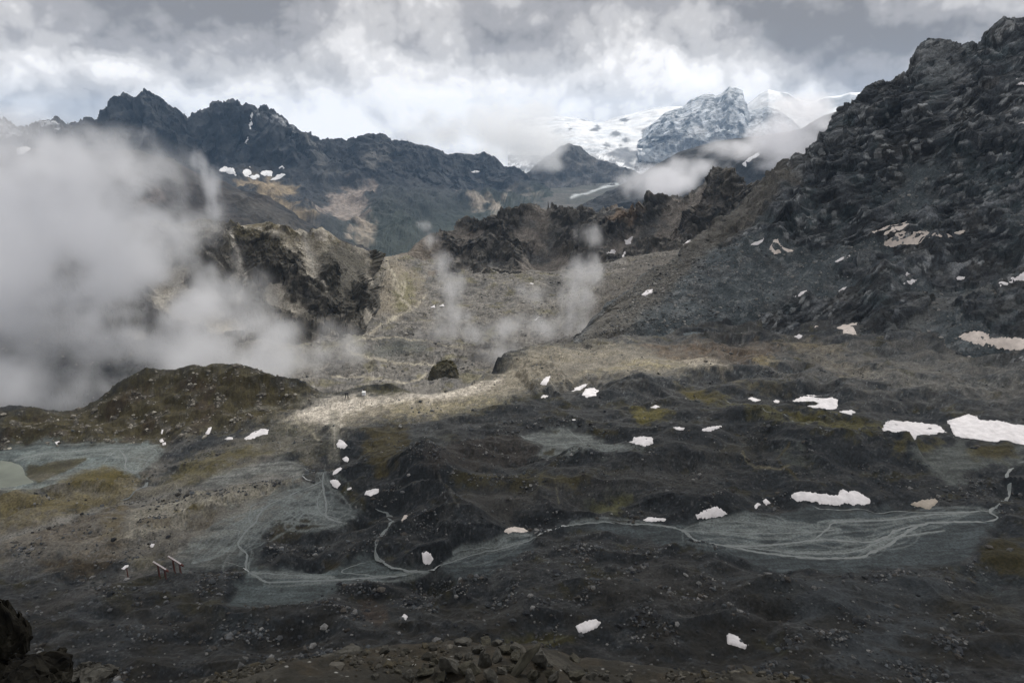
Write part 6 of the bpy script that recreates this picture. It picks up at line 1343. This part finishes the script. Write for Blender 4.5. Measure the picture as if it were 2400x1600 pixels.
# ---------------------------------------------------------------- drifting cloud: real volumes with density fields
def cloud_mat(name, dens, col=(0.97, 0.975, 1.0), aniso=0.6):
    m = bpy.data.materials.new(name); m.use_nodes = True; nt = m.node_tree; nt.nodes.clear()
    out = nt.nodes.new('ShaderNodeOutputMaterial'); v = nt.nodes.new('ShaderNodeVolumePrincipled')
    v.inputs['Color'].default_value = (*col, 1); v.inputs['Density'].default_value = dens; v.inputs['Anisotropy'].default_value = aniso
    nt.links.new(v.outputs[0], out.inputs['Volume']); return m
def cloud(name, blobs, voxel, mat, nscale, label, cut=0.5, soft=0.35, stretch=(1, 1, 1), seed=0.0, detail=6.0, pad=1.0, tear=2.6):
    """blobs: (px, py, r, rx, ry, rz, weight) - ellipsoids (metres) that the vapour gathers in, torn by noise"""
    cs = [(at_r(b[0], b[1], b[2]), np.array(b[3:6], float), b[6]) for b in blobs]
    lo = np.min([c - r * pad for c, r, w in cs], 0); hi = np.max([c + r * pad for c, r, w in cs], 0)
    ng = bpy.data.node_groups.new(name + '_field', 'GeometryNodeTree')
    ng.interface.new_socket('Geometry', in_out='OUTPUT', socket_type='NodeSocketGeometry')
    N = ng.nodes.new; L = ng.links.new
    out = N('NodeGroupOutput'); vc = N('GeometryNodeVolumeCube'); sm = N('GeometryNodeSetMaterial')
    pos = N('GeometryNodeInputPosition').outputs[0]
    def vm(op, a, b):
        n = N('ShaderNodeVectorMath'); n.operation = op
        for i, v in enumerate((a, b)):
            if isinstance(v, tuple): n.inputs[i].default_value = v
            else: L(v, n.inputs[i])
        return n.outputs[1] if op == 'LENGTH' else n.outputs[0]
    def m(op, a, b=0.0, clamp=False):
        n = N('ShaderNodeMath'); n.operation = op; n.use_clamp = clamp
        for i, v in enumerate((a, b)):
            if isinstance(v, (int, float)): n.inputs[i].default_value = v
            else: L(v, n.inputs[i])
        if op == 'SMOOTH_MAX': n.inputs[2].default_value = 0.08
        return n.outputs[0]
    def noise(vec, sc, det, rough=0.55):
        n = N('ShaderNodeTexNoise'); n.inputs['Scale'].default_value = sc; n.inputs['Detail'].default_value = det; n.inputs['Roughness'].default_value = rough
        L(vec, n.inputs['Vector']); return n
    warp = noise(vm('ADD', pos, (seed, seed * 2, seed * 3)), 1.0 / (nscale * 1.4), 2.0)
    wv = N('ShaderNodeVectorMath'); wv.operation = 'SCALE'; L(vm('SUBTRACT', warp.outputs[1], (0.5, 0.5, 0.5)), wv.inputs[0]); wv.inputs['Scale'].default_value = nscale * 0.9
    pw = vm('ADD', pos, wv.outputs[0])
    shape = None
    for c, r, w in cs:
        q = vm('DIVIDE', vm('SUBTRACT', pw, tuple(map(float, c))), tuple(map(float, r)))
        g = m('MULTIPLY', m('SUBTRACT', 1.0, vm('LENGTH', q, (0, 0, 0)), True), float(w))
        shape = g if shape is None else m('SMOOTH_MAX', shape, g)
    n1 = noise(vm('MULTIPLY', vm('ADD', pos, (seed, seed, seed)), stretch), 1.0 / nscale, detail, 0.6).outputs[0]
    f = m('ADD', m('MULTIPLY', m('SUBTRACT', n1, 0.5), tear), shape)
    mr = N('ShaderNodeMapRange'); mr.interpolation_type = 'SMOOTHSTEP'; L(f, mr.inputs[0]); mr.inputs[1].default_value = cut; mr.inputs[2].default_value = cut + soft
    dens = m('MULTIPLY', mr.outputs[0], m('MULTIPLY', m('SUBTRACT', shape, 0.10), 4.0, True))
    L(dens, vc.inputs['Density'])
    vc.inputs['Min'].default_value = tuple(map(float, lo)); vc.inputs['Max'].default_value = tuple(map(float, hi))
    res = [max(8, int((hi[i] - lo[i]) / voxel)) for i in range(3)]
    for i, ax in enumerate('XYZ'): vc.inputs['Resolution ' + ax].default_value = res[i]
    sm.inputs['Material'].default_value = mat
    L(vc.outputs[0], sm.inputs[0]); L(sm.outputs[0], out.inputs[0])
    vol = bpy.data.volumes.new(name); vol.materials.append(mat)
    o = bpy.data.objects.new(name, vol); COL.objects.link(o)
    md = o.modifiers.new('field', 'NODES'); md.node_group = ng
    print('cloud', name, res, res[0] * res[1] * res[2])
    return tag(o, label, 'cloud', None, 'stuff')
M_fog = cloud_mat('drifting_cloud', 0.034, (0.965, 0.97, 0.985))
M_dense = cloud_mat('torn_cloud', 0.04, (0.95, 0.955, 0.975))
M_wisp = cloud_mat('thin_cloud', 0.018)
M_farcloud = cloud_mat('far_cloud', 0.0045, (1.0, 1.0, 1.0), 0.7)
cloud('low_cloud', [
  (-120, 600, 760, 200, 180, 150, 1.0), (40, 440, 760, 190, 170, 85, 0.9), (110, 560, 760, 200, 170, 110, 0.95), (270, 640, 760, 150, 140, 75, 0.8), (40, 760, 720, 170, 130, 80, 0.75),
  (300, 760, 700, 140, 110, 60, 0.75), (470, 800, 650, 120, 75, 46, 0.98), (600, 838, 660, 105, 65, 38, 0.92), (440, 700, 760, 110, 90, 50, 0.72),
  (600, 745, 780, 80, 65, 30, 0.5), (730, 825, 720, 90, 65, 40, 0.66), (225, 480, 800, 90, 90, 52, 0.58), (180, 880, 620, 160, 70, 44, 0.72), (370, 575, 820, 60, 70, 30, 0.36), (130, 350, 900, 100, 90, 32, 0.48), (60, 905, 600, 130, 60, 30, 0.66)],
  4.0, M_fog, 56.0, 'thick grey cloud drifting up behind the green knoll', cut=0.26, soft=0.66, seed=13.0, tear=3.9, detail=7.0)
cloud('rising_wisp', [
  (1010, 560, 1000, 20, 20, 24, 1.0), (1035, 620, 970, 24, 24, 34, 1.25), (1060, 680, 930, 30, 26, 36, 1.2), (1065, 740, 890, 38, 30, 30, 1.1), (1040, 780, 860, 46, 30, 24, 1.2), (1110, 785, 860, 40, 30, 24, 1.0), (990, 530, 1020, 26, 20, 14, 0.8)],
  2.5, M_dense, 24.0, 'thin streak of cloud rising before the crag ridge', cut=0.16, soft=1.1, stretch=(1.4, 1.0, 0.45), seed=5.0, tear=2.6, detail=7.0)
cloud('bowl_cloud', [
  (1365, 640, 920, 36, 30, 40, 1.2), (1350, 710, 880, 42, 34, 36, 1.2), (1280, 765, 830, 60, 36, 28, 1.3), (1200, 775, 820, 60, 34, 26, 1.1), (1390, 770, 820, 50, 30, 24, 1.1), (1400, 550, 1080, 50, 30, 30, 0.85), (1180, 830, 780, 50, 30, 24, 1.0), (1240, 690, 900, 40, 30, 26, 0.7)],
  3.0, M_dense, 32.0, 'small torn cloud hanging in the debris bowl', cut=0.16, soft=1.1, stretch=(1.2, 1.0, 0.6), seed=25.0, tear=2.6, detail=7.0)
cloud('valley_cloud', [
  (1240, 340, 8300, 600, 440, 380, 1.35), (1180, 300, 8500, 640, 440, 380, 1.25), (1290, 385, 8200, 300, 300, 150, 1.1), (1130, 370, 8700, 420, 400, 200, 1.0), (1260, 270, 8600, 460, 400, 260, 0.9), (1315, 330, 8200, 210, 240, 220, 0.95), (1040, 300, 8800, 620, 420, 280, 1.0), (960, 320, 9000, 500, 400, 200, 0.8), (1240, 415, 8300, 260, 260, 100, 0.9)],
  30.0, M_farcloud, 300.0, 'big white cloud bank resting on the far valley head', cut=0.16, soft=0.8, seed=40.0, tear=2.0)
cloud('ridge_cloud', [
  (1550, 430, 3300, 270, 180, 125, 1.4), (1600, 395, 3400, 240, 170, 80, 1.0), (1700, 350, 3500, 300, 180, 80, 1.05), (1840, 325, 3400, 260, 190, 160, 1.5), (1870, 255, 3500, 170, 140, 90, 1.1), (1780, 390, 3300, 200, 150, 80, 1.0), (1910, 290, 3400, 140, 130, 110, 1.1), (1650, 310, 3600, 160, 130, 60, 0.7), (1840, 230, 3700, 160, 140, 50, 0.8)],
  16.0, cloud_mat('ridge_cloud', 0.010, (0.98, 0.98, 1.0), 0.65), 140.0, 'white torn cloud between the crag ridge and the snow peak', cut=0.33, soft=0.5, seed=61.0, tear=2.9)
cloud('slope_wisp', [
  (465, 385, 2500, 50, 44, 70, 0.9), (492, 430, 2450, 56, 50, 100, 1.2), (502, 485, 2400, 50, 44, 60, 0.9)],
  7.0, M_wisp, 55.0, 'small streak of cloud before the dark spur', cut=0.34, soft=0.5, stretch=(1.4, 1, 0.5), seed=77.0, tear=2.2)
# ---------------------------------------------------------------- clouds added overhead out of view to shade near ground, mountain and left mist
def add_shade_cloud(c, r, seed, label):
    import bmesh
    bm = bmesh.new(); bmesh.ops.create_icosphere(bm, subdivisions=5, radius=1.0); V = np.array([v.co[:] for v in bm.verts]); F = np.array([[v.index for v in f.verts] for f in bm.faces]); bm.free()
    V = V * (1 + 0.28 * fbm3(V + seed, 0.8, 4, 0.55))[:, None]; V[:, 2] = np.where(V[:, 2] < 0, V[:, 2] * 0.45, V[:, 2])
    o = mesh_obj('shade_cloud', V * np.array(r) + np.array(c), F, M_shadec, None, True); return tag(o, label, 'cloud', None, 'stuff')
M_shadec = cloud_mat('shade_cloud', 0.011, aniso=0.5)
def shade_pos(x, y, z, h):
    d = (h - z) / math.tan(SUN_EL); return (x + d * math.sin(SUN_AZ), y + d * math.cos(SUN_AZ), h)
add_shade_cloud(shade_pos(40, 190, -175, 620), (430, 240, 120), 3.0, 'unseen cloud added overhead to shade the near moraine')
add_shade_cloud(shade_pos(500, 860, 0, 820), (260, 240, 120), 9.0, 'unseen cloud added overhead to shade the dark mountain')
add_shade_cloud(shade_pos(-520, 640, -60, 760), (230, 230, 120), 21.0, 'unseen cloud added overhead to shade the drifting cloud on the left')
# ---------------------------------------------------------------- haze
hm = bpy.data.materials.new('haze_air'); hm.use_nodes = True; hm.node_tree.nodes.clear()
ho = hm.node_tree.nodes.new('ShaderNodeOutputMaterial'); hv = hm.node_tree.nodes.new('ShaderNodeVolumePrincipled')
hv.inputs['Color'].default_value = (0.42, 0.66, 1.0, 1); hv.inputs['Density'].default_value = 2.0e-5; hv.inputs['Anisotropy'].default_value = 0.0
hm.node_tree.links.new(hv.outputs[0], ho.inputs['Volume'])
x0, x1, y0, y1, z0, z1 = -16500, 16500, -400, 24500, -1800, 1250
V = [(x, y, z) for x in (x0, x1) for y in (y0, y1) for z in (z0, z1)]
haze = mesh_obj('haze', V, [(0,1,3,2),(4,6,7,5),(0,4,5,1),(2,3,7,6),(0,2,6,4),(1,5,7,3)], hm)
tag(haze, 'pale blue mountain haze filling the air', 'haze', None, 'stuff')
